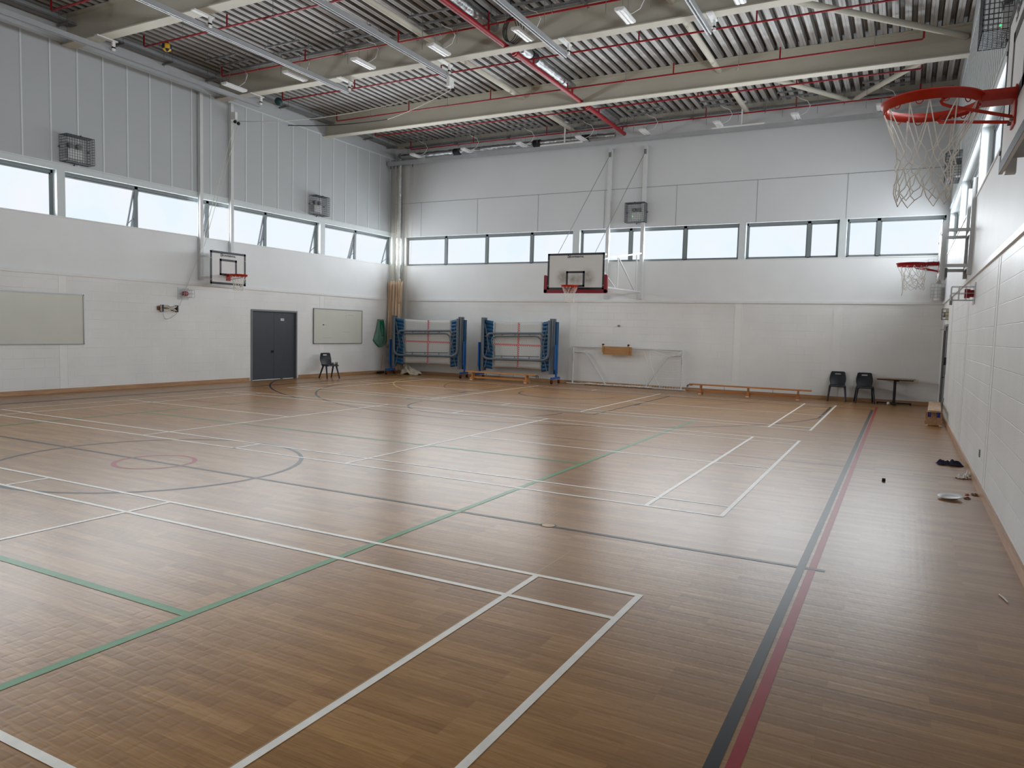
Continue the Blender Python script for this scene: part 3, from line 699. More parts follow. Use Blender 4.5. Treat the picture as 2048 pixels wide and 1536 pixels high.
for row, y, txt in ((0, 3.65, 'before middle cream beam'), (1, 11.8, 'before the windowed end wall')):
    for i, x in enumerate(bx_):
        if proto is None: proto = batten(); o = proto
        else: o = dup(proto)
        o.location = (x, y, 7.8)
        o['label'] = 'white batten light, %s from double door wall, %s' % (ORD[i], txt)
        o['group'] = ('batten lights before the middle beam', 'batten lights before the end wall')[row]

# foil ducts
def wob(p, q, r, n=60, amp=0.014):
    p = Vector(p); q = Vector(q)
    return [p.lerp(q, k / n) for k in range(n + 1)], [r + random.uniform(-amp, amp) for k in range(n + 1)]
t = thing('foil_duct', 'silver foil duct running beside the red main pipe through the beams', 'duct', (-6.9, 0, 8.36))
for a, b in ((-8.2, -4.3), (-4.0, 0.05), (0.35, 4.3), (4.65, 8.6), (8.9, 12.1)):
    p_, r_ = wob((0, a, 0), (0, b, 0), 0.105, 40, 0.008); MB().tube(p_, r_, 14).build('duct_section', 'foil', t)
for y in (6.05, 9.35): MB().cyl((0, y, 0), (0, y + 0.28, 0), 0.118, 16).build('clamp_band', 'rubber', t)
t = thing('foil_duct', 'silver foil duct along the head of the end wall, dropping down the corner', 'duct', (0, 12.28, 7.97))
p_, r_ = wob((-15.3, 0, 0.02), (-7.0, 0, 0), 0.085, 90); MB().tube(p_, r_, 12).build('duct_section', 'foil', t)
p_, r_ = wob((-15.5, 0.15, 0.08), (-15.5, 0.15, -7.6), 0.1, 80, 0.01); MB().tube(p_, r_, 12).build('down_pipe', 'foil', t)
p_, r_ = wob((-15.5, 0.15, 0.08), (-15.25, 0, 0.06), 0.1, 4, 0.004); MB().tube(p_, r_, 12).build('elbow', 'galv', t)
for x in (-12.9, -9.75, -8.0): MB().cyl((x - 0.13, 0, 0), (x + 0.13, 0, 0), 0.115, 14).build('clamp_band', 'rubber', t)

# cable trays on struts
def tray(label, axis, a, b, fixed, z, w, rods):
    t = thing('cable_tray', label, 'cable tray', (0, 0, 0))
    def P(u, s_, zz): return (fixed + s_, u, zz) if axis == 'Y' else (u, fixed + s_, zz)
    m_ = MB(); m_.box(P(a, -w / 2, z), P(b, w / 2, z + 0.004)); m_.box(P(a, -w / 2, z), P(b, -w / 2 + 0.004, z + 0.05)); m_.box(P(a, w / 2, z), P(b, w / 2 - 0.004, z + 0.05)); m_.build('tray', 'darkgalv', t)
    c_ = MB()
    for k in range(5):
        s0 = -w / 2 + 0.03 + k * w / 6; pts = [P(a + (b - a) * q / 24, s0 + random.uniform(-0.015, 0.015), z + 0.02 + random.uniform(0, 0.035)) for q in range(25)]
        c_.tube(pts, 0.011, 5)
    c_.build('cable', 'cable_grey', t)
    for u in rods:
        s_ = MB(); s_.box(P(u - 0.02, -w / 2 - 0.12, z - 0.045), P(u + 0.02, w / 2 + 0.12, z - 0.004))
        for q in (-w / 2 - 0.06, w / 2 + 0.06): s_.cyl(P(u, q, z - 0.1), P(u, q, 8.72), 0.006, 5)
        s_.build('support_strut', 'darkgalv', t)
    return t
tray('dull metal cable tray hung along the head of the double door wall', 'Y', -12, 12.2, -15.52, 8.3, 0.2, [-4 + 1.33 * k for k in range(13)])
tray('dull metal cable tray hung before the middle cream beam', 'X', -14.6, 2.2, 3.9, 8.34, 0.14, [-13 + 2.1 * k for k in range(8)])
tray('dull metal cable tray hung along the head of the end wall', 'X', -15.2, 2.2, 12.36, 8.3, 0.14, [-13 + 2.1 * k for k in range(8)])
for i, x in enumerate(bx_):
    for row, y in ((0, 3.1), (1, 11.3)):
        u = thing('strut_frame', 'dark strut pair over the %s batten light, %s' % (ORD[i], ('before the middle beam', 'before the end wall')[row]), 'support frame', (x + 0.1, y, 8.38), 0, 'light support struts under the deck')
        for dy in (0, 0.42):
            MB().box((-0.55, dy - 0.02, -0.02), (0.55, dy + 0.02, 0.02)).build('strut', 'darkgalv', u)
        for q in (-0.45, 0.45):
            MB().cyl((q, 0, 0), (q, 0, 0.3), 0.006, 5).build('rod', 'darkgalv', u)
            MB().cyl((q, 0.42, -0.55), (q, 0.42, 0.3), 0.006, 5).build('rod', 'darkgalv', u)
cc = MB()
for k in range(4):
    cc.tube([(-6.2 + 0.13 * k * 0.25 + (0.16 + 0.015 * k) * math.cos(t), 3.7 + 0.02 * k, 7.98 + (0.24 + 0.012 * k) * math.sin(t)) for t in [2 * PI * q / 28 for q in range(28)]], 0.009, 6, closed=True)
cc.tube([(-6.2, 3.7, 8.2), (-6.2, 3.72, 8.72)], 0.008, 6)
tag(cc.build('cable_coil', 'rubber'), 'black coil of cable hanging beside the red main pipe', 'cable')

# lost balls
b_ = MB(); b_.ball((0, 0, 0), 0.112, n=18, mfun=lambda i, k: (k // 3 + i // 3) % 2); tag(b_.build('volleyball', ['ball_yel', 'ball_navy'], None, (-14.05, 1.5, 8.07)), 'yellow and navy ball stuck on a red pipe under the roof', 'ball')
b_ = MB(); b_.ball((0, 0, 0), 0.115, n=18); tag(b_.build('lost_ball', 'ball_green', None, (-14.9, 5.8, 8.13)), 'dark green ball wedged at the end of a red pipe', 'ball')

# hoist ropes
t = thing('hoist_rope', 'pale hoist ropes strung from the wall pulley across to the third ceiling track', 'rope', (0, 0, 0))
pu = MB(); pu.box((-15.7, 4.78, 7.44), (-15.52, 4.86, 7.64)); pu.ball((-15.5, 4.76, 7.36), 0.05, 1, n=10); pu.ball((-15.5, 4.88, 7.34), 0.05, 1, n=10); pu.build('pulley', ['white_pl', 'rubber'], t)
def sagl(p, q, s, n=14):
    p = Vector(p); q = Vector(q); return [p.lerp(q, k / n) - Vector((0, 0, 4 * s * (k / n) * (1 - k / n))) for k in range(n + 1)]
MB().tube(sagl((-15.5, 4.76, 7.36), (-15.64, 3.72, 3.8), 0.0), 0.008, 5).tube(sagl((-15.5, 4.88, 7.34), (-15.64, 3.82, 3.8), 0.0), 0.008, 5).tube(sagl((-15.64, 3.76, 3.8), (-15.73, 3.1, 2.14), 0.0), 0.009, 5).build('drop_rope', 'rope', t)
MB().tube(sagl((-15.5, 4.86, 7.4), (-8.43, 4.95, 7.46), 0.25), 0.008, 5).build('span_rope', 'rope', t)
MB().tube(sagl((-8.43, 5.0, 7.44), (-11.9, 7.0, 7.62), 0.05), 0.009, 5).build('stay_rope', 'rope', t)
MB().tube(sagl((-11.9, 7.0, 7.62), (-15.25, 8.55, 8.2), 0.02), 0.014, 5).tube(sagl((-15.25, 8.55, 8.2), (-15.72, 7.0, 7.85), 0.02), 0.014, 5).build('strap', 'strap', t)
MB().box((-8.47, 4.8, 7.45), (-8.39, 5.0, 7.66)).ball((-8.43, 5.02, 7.42), 0.05, 1, n=10).build('track_pulley', ['white_pl', 'rubber'], t)

# ------------------------------------------------------------------ caged emergency lights
def caged(label, loc, rz, w_=0.64, h_=0.6, dp=0.3, led=False):
    t = thing('emergency_light', label, 'emergency light', loc, rz, 'wire caged emergency lights')
    c_ = MB(); r = 0.0036
    nx, nz, ny = 11, 10, 6
    for i in range(nx + 1):
        x = -w_ / 2 + w_ * i / nx
        c_.bar((x, dp, 0), (x, dp, h_), 2 * r, 2 * r); c_.bar((x, 0.01, 0), (x, dp, 0), 2 * r, 2 * r); c_.bar((x, 0.01, h_), (x, dp, h_), 2 * r, 2 * r)
    for k in range(nz + 1):
        z = h_ * k / nz
        c_.bar((-w_ / 2, dp, z), (w_ / 2, dp, z), 2 * r, 2 * r)
        for s_ in (-1, 1): c_.bar((s_ * w_ / 2, 0.01, z), (s_ * w_ / 2, dp, z), 2 * r, 2 * r)
    for q in range(ny + 1):
        y = 0.01 + (dp - 0.01) * q / ny
        for s_ in (-1, 1): c_.bar((s_ * w_ / 2, y, 0), (s_ * w_ / 2, y, h_), 2 * r, 2 * r)
        for z in (0, h_): c_.bar((-w_ / 2, y, z), (w_ / 2, y, z), 2 * r, 2 * r)
    for p in ((-w_ / 2 - 0.02, 0.03, h_ * 0.55), (w_ / 2 + 0.02, 0.03, h_ * 0.55), (0, 0.03, -0.03), (0, dp, h_)): c_.ball(p, 0.022, n=8)
    c_.build('cage', 'wire', t)
    MB().rbox((-0.17, 0, 0.1), (0.17, 0.09, 0.32), 0.02).build('housing', 'white_pl', t)
    for s_ in (-1, 1): MB().cyl((s_ * 0.1, 0.02, 0.34), (s_ * 0.1, 0.02, 0.38), 0.018, 8).cyl((s_ * 0.1, -0.0, 0.42), (s_ * 0.1, 0.1, 0.4), 0.055, 14).build('spot_lamp', 'steel_grey', t)
    if led: MB().ball((0.12, 0.095, 0.2), 0.013, n=8).build('indicator', 'led', t)
    return t
caged('caged emergency light above the first windows near the long whiteboard', (LX, 0.34, 5.3), R_LEFT)
caged('caged emergency light on the double door wall near the corner curtain', (LX, 8.33, 5.3), R_LEFT)
caged('caged emergency light with green indicator above the end wall hoop', (-6.28, FY, 5.24), R_FAR, led=True)
caged('caged emergency light with bright green indicator above the big orange hoop', (RX, 0.29, 5.3), R_RIGHT, led=True)
caged('caged emergency light seen behind the big hoop net, towards the corner', (RX, 9.0, 5.3), R_RIGHT)

# ------------------------------------------------------------------ basketball goals
def hoop_net(name, parent, c, length, r0, r1, jit, strand=0.0035, mt='netcord', rows=6, n=12, shift=(0, 0), first=0.38):
    m_ = MB(); P = []
    zs = [0] + [first + (1 - first) * k / (rows - 1) for k in range(rows)]
    for k, f in enumerate(zs):
        rr = r0 + (r1 - r0) * min(1, f / 0.5) ** 0.8
        row = []
        for i in range(n):
            a = 2 * PI * (i + (0.5 if k % 2 else 0)) / n + random.uniform(-jit, jit)
            q = rr * (1 + random.uniform(-jit, jit) * 0.6)
            row.append(Vector((c[0] + q * math.cos(a) + shift[0] * f, c[1] + q * math.sin(a) + shift[1] * f, c[2] - length * f + (random.uniform(-jit, jit) * 0.12 if k > 0 else 0))))
        P.append(row)
    for k in range(len(P) - 1):
        for i in range(n):
            p = P[k][i]
            for q in ((P[k + 1][i], P[k + 1][i - 1]) if k % 2 == 0 else (P[k + 1][i], P[k + 1][(i + 1) % n])):
                mid = (p + q) / 2 + Vector((random.uniform(-1, 1), random.uniform(-1, 1), -1)) * 0.012 * (1 if k else 0.6)
                m_.tube([p, mid, q], strand, 5, cap=False)
            if k: m_.ball(p, strand * 1.8, n=6)
    for i in range(n):
        p = P[-1][i]; q = P[-1][(i + 1) % n]
        if i % 3 != 2: m_.tube([p, (p + q) / 2 + Vector((0, 0, -0.045)), q], strand, 5, cap=False)
    return m_.build(name, mt, parent)

def ring_parts(t, yb, zr, mt='orange', seg_=40, netargs={}):
    """ring centre 0.385 in front of the board face at yb"""
    yc = yb + 0.385; R0 = 0.23
    g_ = MB(); g_.lathe([(R0, -0.034), (R0 + 0.008, -0.034), (R0 + 0.01, 0.004), (R0 + 0.024, 0.008), (R0 + 0.024, 0.016), (R0, 0.016)], (0, yc, zr), seg_, 0, True)
    for i in range(12):
        a = 2 * PI * (i + 0.5) / 12; cx, cy = R0 * math.cos(a), yc + R0 * math.sin(a)
        g_.tube([(cx + 0.018 * math.cos(u) * -math.sin(a), cy + 0.018 * math.cos(u) * math.cos(a), zr - 0.032 - 0.018 * math.sin(u)) for u in [PI * k / 6 for k in range(7)]], 0.003, 5, cap=False)
    ro = g_.build('ring', mt, t)
    p_ = MB(); p_.box((-0.075, yb, zr - 0.16), (0.075, yb + 0.008, zr + 0.04)); p_.box((-0.062, yb, zr - 0.028), (0.062, yc - R0 + 0.02, zr + 0.03)); 
    for s_ in (-1, 1):
        p_.tube([(s_ * 0.2, yc - 0.08, zr - 0.02), (s_ * 0.205, yc - 0.055, zr - 0.028), (s_ * 0.2, yc - 0.04, zr - 0.045), (s_ * 0.185, yc - 0.05, zr - 0.055), (s_ * 0.16, yc - 0.08, zr - 0.062), (s_ * 0.055, yb + 0.015, zr - 0.12)], 0.009, 8)
    for x_, z_ in ((-0.05, 0.015), (0.05, 0.015), (-0.05, -0.13), (0.05, -0.13)): p_.cyl((x_, yb + 0.006, zr + z_), (x_, yb + 0.024, zr + z_), 0.011, 6, 1)
    p_.build('ring_bracket', [mt, 'galv'], t)
    a = dict(length=0.42, r0=0.225, r1=0.13, jit=0.05); a.update(netargs)
    hoop_net('net', t, (0, yc, zr - 0.03), **a)
    return ro

def board_parts(t, w_, z0, z1, yb, mt='board', text=True, boltm='galv', rect=(0.59, 3.02, 3.47)):
    b_ = MB(); h_ = w_ / 2; e = 0.06
    b_.box((-h_, yb - 0.02, z0), (h_, yb - 0.003, z1), 0)
    y0, y1 = yb - 0.003, yb
    b_.box((-h_, yb - 0.003, z0), (h_, y0 + 0.0006, z1), 0)
    for a in ((-h_, z0, h_, z0 + e), (-h_, z1 - e, h_, z1), (-h_, z0, -h_ + e, z1), (h_ - e, z0, h_, z1)): b_.box((a[0], y0, a[1]), (a[2], y1, a[3]), 1)
    rw, ra, rb = rect; k = rw / 2
    for a in ((-k, ra, k, ra + e), (-k, rb - e, k, rb), (-k, ra, -k + e, rb), (k - e, ra, k, rb)): b_.box((a[0], y0, a[1]), (a[2], y1, a[3]), 1)
    for sx in (-1, 1):
        for zz in (z0 + 0.12, z1 - 0.2): b_.cyl((sx * (h_ - 0.025), yb, zz), (sx * (h_ - 0.025), yb + 0.006, zz), 0.014, 8, 2)
    bo = b_.build('backboard', [mt, 'black', boltm], t)
    if text:
        zt = z1 - 0.128
        MB().box((0.17, y0, zt - 0.012), (0.26, yb - 0.0005, zt + 0.07)).build('logo_plate', 'ink', bo)
        def txt(body, x, size, m_, yy):
            cu = bpy.data.curves.new('lettering', 'FONT'); cu.body = body; cu.size = size; cu.extrude = 0.0006; cu.offset = 0.0022; cu.align_x = 'LEFT'; cu.align_y = 'BOTTOM_BASELINE'
            tmp = bpy.data.objects.new('tmp', cu); COL.objects.link(tmp)
            me = bpy.data.meshes.new_from_object(tmp.evaluated_get(bpy.context.evaluated_depsgraph_get()))
            bpy.data.objects.remove(tmp); me.materials.clear(); me.materials.append(M[m_])
            o = bpy.data.objects.new('lettering', me); COL.objects.link(o); o.parent = bo
            o.location = (x, yy, zt); o.rotation_euler = (PI / 2, 0, PI)
        txt('C', 0.242, 0.088, 'board', yb + 0.0004); txt('ONTINENTAL', 0.162, 0.066, 'ink', yb + 0.0004)
    return bo

def arms(t, yb, mt='steel_white', zz=(2.92, 3.5), xs=(-0.5, 0.5)):
    f_ = MB()
    for x in xs: f_.box((x - 0.03, yb - 0.075, 2.74), (x + 0.03, yb - 0.022, 3.7))
    for z in zz:
        f_.box((xs[0], yb - 0.06, z), (xs[1], yb - 0.03, z + 0.05))
        for x in xs: f_.box((x - 0.025, 0.05, z), (x + 0.025, yb - 0.03, z + 0.05))
    f_.build('support_arms', mt, t)

# on the double door wall
t = thing('basketball_goal', 'small white backboard and red ring on the double door wall', 'basketball hoop', (LX, 4.26, 0), R_LEFT)
board_parts(t, 1.22, 2.77, 3.67, 0.6); arms(t, 0.6); ring_parts(t, 0.6, 3.04, 'orange', netargs=dict(length=0.36, jit=0.04))
for x in (-0.58, 0.46): MB().box((x - 0.065, 0.022, 2.88), (x + 0.065, 0.032, 7.9)).box((x - 0.05, 0.032, 2.88), (x + 0.05, 0.1, 7.9)).build('post', 'steel_white', t)

# on the blockwork wall beside the camera: near and far
def block_goal(label, y, netargs, ringm):
    t = thing('basketball_goal', label, 'basketball hoop', (RX, y, 0), R_RIGHT)
    yb = RX - 1.885
    board_parts(t, 1.22, 2.76, 3.66, yb); arms(t, yb, zz=(2.95, 3.52)); ring_parts(t, yb, 3.05, ringm, 64, netargs)
    for x in (-0.5, 0.5): MB().box((x - 0.06, 0, 2.83), (x + 0.06, 0.06, 4.35)).build('post', 'steel_white', t)
    m_ = MB(); m_.box((-0.5, 0.02, 2.95), (0.5, 0.05, 3.0)); m_.box((-0.5, 0.02, 3.5), (0.5, 0.05, 3.55)); m_.box((-0.35, yb - 0.12, 2.8), (0.35, yb - 0.03, 2.95)); m_.cyl((-0.3, yb - 0.08, 2.9), (0.3, yb - 0.08, 2.9), 0.03, 10); m_.build('height_adjuster', 'steel_grey', t)
    return t
block_goal('big orange ring close above the camera with long white net', -5.47, dict(length=0.46, r0=0.23, r1=0.14, jit=0.06, strand=0.003, rows=5, n=12, shift=(0.0, 0.02), first=0.42), 'orange')
g2 = block_goal('small red ring with torn net seen edge-on near the far corner', 4.22, dict(length=0.36, r0=0.225, r1=0.17, jit=0.16, rows=6, shift=(0.0, -0.03)), 'ring_red')
for o in [c for c in g2.children if c.name.startswith('net')]:
    m_ = MB(); yc = RX - 1.885 + 0.385
    m_.tube([(0.1, yc + 0.12, 2.8), (0.11, yc + 0.13, 2.72), (0.14, yc + 0.12, 2.6), (0.1, yc + 0.14, 2.52), (0.06, yc + 0.13, 2.6), (0.1, yc + 0.13, 2.72)], 0.004, 5, cap=False); m_.build('loose_cord', 'netcord', g2)

# match hoop on trusses off the end wall
t = thing('basketball_goal', 'match backboard with red padding on white trusses off the end wall', 'basketball hoop', (-7.13, FY, 0), R_FAR)
YB = FY - 9.76
board_parts(t, 1.8, 2.965, 4.02, YB, 'board_scuffed', rect=(0.59, 3.04, 3.5))
pd = MB()
pd.rbox((-1.0, YB - 0.05, 2.86), (1.0, YB + 0.02, 2.965), 0.03); 
for s_ in (-1, 1): pd.rbox((s_ * 0.9, YB - 0.05, 2.87), (s_ * 1.0, YB + 0.02, 3.39), 0.03)
pd.build('edge_padding', 'pad_red', t)
ring_parts(t, YB, 3.05, 'orange', netargs=dict(length=0.42, r1=0.14))
for x in (0.1 - 0.0, -1.07):
    MB().box((x - 0.055, 0.0, 2.83), (x + 0.055, 0.1, 7.6)).build('post', 'steel_white', t)
    xb = x + 0.56
    tr_ = MB(); a, b = (x, 0.1), (xb - (0.0), YB - 0.05)
    def L(f): return (a[0] + (b[0] - a[0]) * f, a[1] + (b[1] - a[1]) * f)
    zt0, zt1, zb0, zb1 = 4.27, 3.8, 3.05, 3.09
    tr_.bar((*a, zt0), (*b, zt1), 0.045, 0.045); tr_.bar((*a, zb0), (*b, zb1), 0.045, 0.045)
    for f in (0.1, 0.5, 0.97): tr_.bar((*L(f), zb0 + (zb1 - zb0) * f), (*L(f), zt0 + (zt1 - zt0) * f), 0.03, 0.03)
    tr_.bar((*L(0.12), zb0), (*L(0.5), 4.04), 0.03, 0.03); tr_.bar((*L(0.52), zb0), (*L(0.95), 3.82), 0.03, 0.03)
    tr_.build('truss_arm', 'steel_white', t)
    MB().bar((x, 0.12, 7.42), (xb - 0.08, YB - 0.03, 4.03), 0.011, 0.011).box((x - 0.03, 0.1, 7.36), (x + 0.03, 0.15, 7.5)).build('tension_cable', 'darkgalv', t)
bk = MB(); bk.box((-0.85, YB - 0.09, 3.08), (0.85, YB - 0.03, 3.14)); bk.box((-0.85, YB - 0.09, 3.78), (0.85, YB - 0.03, 3.84)); bk.build('rear_frame', 'steel_white', t)

# ------------------------------------------------------------------ wall fittings
def whiteboard(label, y0, y1, z0, z1, marks):
    t = thing('whiteboard', label, 'whiteboard', (LX, (y0 + y1) / 2, 0), R_LEFT)
    h = (y1 - y0) / 2
    s_ = MB(); s_.box((-h, 0.01, z0), (h, 0.022, z1), 0)
    for a in marks: s_.box((a[0], 0.022, a[1]), (a[0] + a[2], 0.0225, a[1] + a[3]), a[4])
    s_.build('surface', ['whiteboard', 'smudge', 'ink'], t)
    f_ = MB(); e = 0.022
    f_.box((-h, 0.008, z0), (h, 0.034, z0 + e)); f_.box((-h, 0.008, z1 - e), (h, 0.034, z1)); f_.box((-h, 0.008, z0), (-h + e, 0.034, z1)); f_.box((h - e, 0.008, z0), (h, 0.034, z1))
    f_.build('frame', 'alu', t)
whiteboard('long blank whiteboard cut off by the photo edge on the double door wall', -3.1, 0.52, 1.12, 2.3, [])
whiteboard('whiteboard with faint smudges between double door and green bag', 8.23, 10.7, 1.1, 2.28,
           [(0.72, 1.72, 0.08, 0.035, 2), (0.62, 1.72, 0.05, 0.03, 1), (-0.75, 2.08, 0.28, 0.02, 1), (-0.4, 2.06, 0.06, 0.03, 1), (0.3, 1.3, 0.5, 0.012, 1), (-0.6, 1.5, 0.4, 0.012, 1)])

def sounder(label, loc, rz):
    t = thing('alarm_sounder', label, 'alarm', loc, rz)
    MB().box((-0.17, 0, -0.16), (0.17, 0.012, 0.16)).build('back_plate', 'clear', t)
    MB().cyl((0, 0.01, 0), (0, 0.06, 0), 0.055, 14).cyl((0, 0.06, 0), (0, 0.13, 0), 0.07, 14).build('sounder_body', 'sounder', t)
    c_ = MB()
    for z in (-0.1, 0, 0.1):
        c_.tube([(-0.12, 0.012, z), (-0.12, 0.3, z), (0.12, 0.3, z), (0.12, 0.012, z)], 0.005, 5)
    for x in (-0.12, 0.0, 0.12): c_.tube([(x, 0.3, -0.1), (x, 0.3, 0.1)], 0.005, 5)
    for y in (0.11, 0.2):
        for x in (-0.12, 0.12): c_.tube([(x, y, -0.1), (x, y, 0.1)], 0.005, 5)
    c_.build('cage', 'wire_lite', t)
sounder('red alarm sounder on clear plate above the rope cleat', (LX, 3.27, 2.475), R_LEFT)
sounder('red alarm sounder in white wire cage on the blockwork wall', (RX, 2.74, 2.47), R_RIGHT)

t = thing('rope_cleat', 'dark wooden cleat wound with pale rope on the double door wall', 'rope cleat', (LX, 2.77, 2.06), R_LEFT)
MB().box((-0.3, 0, -0.05), (0.3, 0.03, 0.05)).build('back_board', 'cleat', t)
for x in (-0.24, 0.2): MB().box((x - 0.02, 0.03, -0.09), (x + 0.02, 0.12, 0.09)).build('horn', 'black', t)
rp = MB()
for k in range(7):
    a = 0.035 + 0.008 * k; y = 0.05 + 0.008 * k; sgn = -1 if k % 2 else 1
    rp.tube([(-0.25 - 0.02, y, sgn * a), (-0.1, y + 0.01, sgn * a * 0.4), (0.05, y, -sgn * a * 0.5), (0.22, y, -sgn * a), (0.24, y, sgn * a), (0.05, y + 0.012, sgn * a), (-0.27, y, -sgn * a)], 0.011, 5)
rp.tube([(-0.24, 0.1, -0.08), (-0.2, 0.08, -0.16), (-0.08, 0.04, -0.25), (0.02, 0.03, -0.28), (0.1, 0.04, -0.26), (0.17, 0.08, -0.16), (0.2, 0.1, -0.07)], 0.009, 5)
rp.build('wound_rope', 'rope', t)

t = thing('mesh_bag', 'green mesh bag hanging on the double door wall by the trampoline', 'bag', (LX, 11.75, 0), R_LEFT)
out_ = [(0.0, 0.17, 1.98), (0.17, 0.19, 1.85), (0.35, 0.27, 1.6), (0.55, 0.37, 1.36), (0.72, 0.42, 1.22), (0.86, 0.25, 1.08), (1.0, 0.1, 0.98)]
def bagf(u, v, d=0.08):
    for a, b in zip(out_, out_[1:]):
        if v <= b[0] + 1e-9:
            f = (v - a[0]) / (b[0] - a[0]); w_ = a[1] + (b[1] - a[1]) * f; z = a[2] + (b[2] - a[2]) * f; break
    s_ = (u - 0.5) * 2
    sag = 0.09 * (1 - s_ * s_) * max(0, v - 0.5) * 0.0
    return (s_ * w_, 0.05 + d * (1 - s_ * s_) * math.sin(PI * min(1, v + 0.1)) + 0.02 * math.sin(9 * s_ + 3 * v), z - sag)
MB().grid(bagf, 20, 18).build('bag_cloth', 'bag', t, thick=0.012)
def inner(u, v):
    s_ = (u - 0.5) * 2; p = bagf(u, 0.06 + v * 0.5); return (s_ * 0.13 * (1 - 0.45 * v * v), p[1] + 0.03, p[2] + 0.01)
MB().grid(inner, 12, 12).build('solid_panel', 'bag_dark', t, thick=0.008)
MB().tube([(bagf(0, v)[0], 0.03, bagf(0, v)[2]) for v in [0.7 + 0.05 * k for k in range(7)]] + [(bagf(1, v)[0], 0.03, bagf(1, v)[2]) for v in [1 - 0.05 * k for k in range(7)]], 0.016, 6).build('hem', 'bag_dark', t)
MB().box((-0.17, 0.02, 1.965), (0.17, 0.06, 1.99)).build('top_hem', 'bag_dark', t)

t = thing('broom', 'broom standing upright at the wall below the green bag', 'broom', (LX + 0.22, 11.56, 0), 0)
MB().cyl((0.02, 0.0, 0.06), (-0.0, 0.08, 0.7), 0.014, 8).build('handle', 'wood_brown', t)
MB().box((-0.05, -0.16, 0.04), (0.06, 0.12, 0.08)).box((-0.06, -0.17, 0), (0.07, 0.13, 0.045)).build('brush_head', 'rubber', t)

t = thing('peg_rack', 'brown wooden board with two pegs hooked over the goal crossbar', 'rack', (-6.69, 12.36, 0), R_FAR)
MB().box((-0.49, 0, 1.02), (0.49, 0.022, 1.29)).build('board', 'wood_brown', t)
for x in (-0.37, 0.49): MB().box((x - 0.03, 0.022, 1.06 if x < 0 else 1.1), (x + 0.02, 0.05, 1.37)).box((x - 0.03, -0.06, 1.33), (x + 0.02, 0.05, 1.37)).build('peg', 'wood_brown', t)

def small_box(name, label, cat, loc, rz, parts):
    t = thing(name, label, cat, loc, rz)
    for nm, mt, f in parts: f(MB()).build(nm, mt, t)
    return t
small_box('wall_socket', 'grey socket plate low on the blockwork wall', 'socket', (RX, 0.2, 0.42), R_RIGHT, [('plate', 'steel_grey', lambda m: m.box((-0.04, 0, -0.045), (0.04, 0.012, 0.045)))])
small_box('wall_socket', 'grey socket plate by the door near the end-on bench', 'socket', (RX, 9.35, 0.4), R_RIGHT, [('plate', 'steel_grey', lambda m: m.box((-0.07, 0, -0.05), (0.07, 0.02, 0.05)))])
small_box('wall_stud', 'small dark stud on the blockwork above the goal', 'fitting', (-6.75, FY, 1.96), R_FAR, [('stud', 'steel_grey', lambda m: m.cyl((0, 0, 0), (0, 0.05, 0), 0.035, 10))])
def bars(m, w_, h_, dp, nx, nz):
    for k in range(nz + 1):
        z = h_ * k / nz; m.tube([(-w_ / 2, 0, z), (-w_ / 2, dp, z), (w_ / 2, dp, z), (w_ / 2, 0, z)], 0.005, 5)
    for i in range(nx + 1): m.tube([(-w_ / 2 + w_ * i / nx, dp, 0), (-w_ / 2 + w_ * i / nx, dp, h_)], 0.005, 5)
    return m
small_box('bulkhead_light', 'caged bulkhead light high on the end wall in the corner', 'light', (2.16, FY, 2.9), R_FAR,
          [('cage', 'wire_lite', lambda m: bars(m, 0.32, 0.36, 0.2, 4, 4)), ('lamp', 'white_pl', lambda m: m.cyl((0, 0.1, -0.08), (0, 0.1, 0.28), 0.09, 14)), ('base', 'white_pl', lambda m: m.box((-0.12, 0, -0.12), (0.12, 0.03, 0.3)))])
small_box('sensor_box', 'pale sensor box behind the edge-on red ring', 'sensor', (2.02, FY, 3.62), R_FAR,
          [('cage', 'wire_lite', lambda m: bars(m, 0.24, 0.3, 0.12, 2, 3)), ('body', 'white_pl', lambda m: m.box((-0.08, 0, 0.02), (0.08, 0.06, 0.26))), ('lens', 'black', lambda m: m.ball((0, 0.07, 0.2), 0.045, n=10))])
small_box('exit_light', 'cream caged fitting on the blockwork wall over the corner door', 'light', (RX, 9.95, 2.26), R_RIGHT,
          [('box', 'cream_box', lambda m: m.box((-0.14, 0, 0), (0.14, 0.06, 0.24))), ('cage', 'wire', lambda m: bars(m, 0.3, 0.25, 0.13, 3, 3)), ('lamp', 'alu', lambda m: m.cyl((0, 0.06, 0.12), (0, 0.1, 0.12), 0.07, 14))])
small_box('wall_plate', 'narrow grey plate on the blockwork wall under the ledge', 'plate', (RX, 8.7, 2.55), R_RIGHT, [('plate', 'galv', lambda m: m.box((-0.06, 0, 0), (0.06, 0.05, 0.22)))])
small_box('push_bar', 'dark push pad on the frame of the corner door', 'door fitting', (RX, 9.5, 1.2), R_RIGHT, [('pad', 'black', lambda m: m.box((-0.04, 0, 0), (0.04, 0.05, 0.18))), ('plate', 'steel_grey', lambda m: m.box((-0.04, 0, -0.22), (0.04, 0.03, -0.02)))])

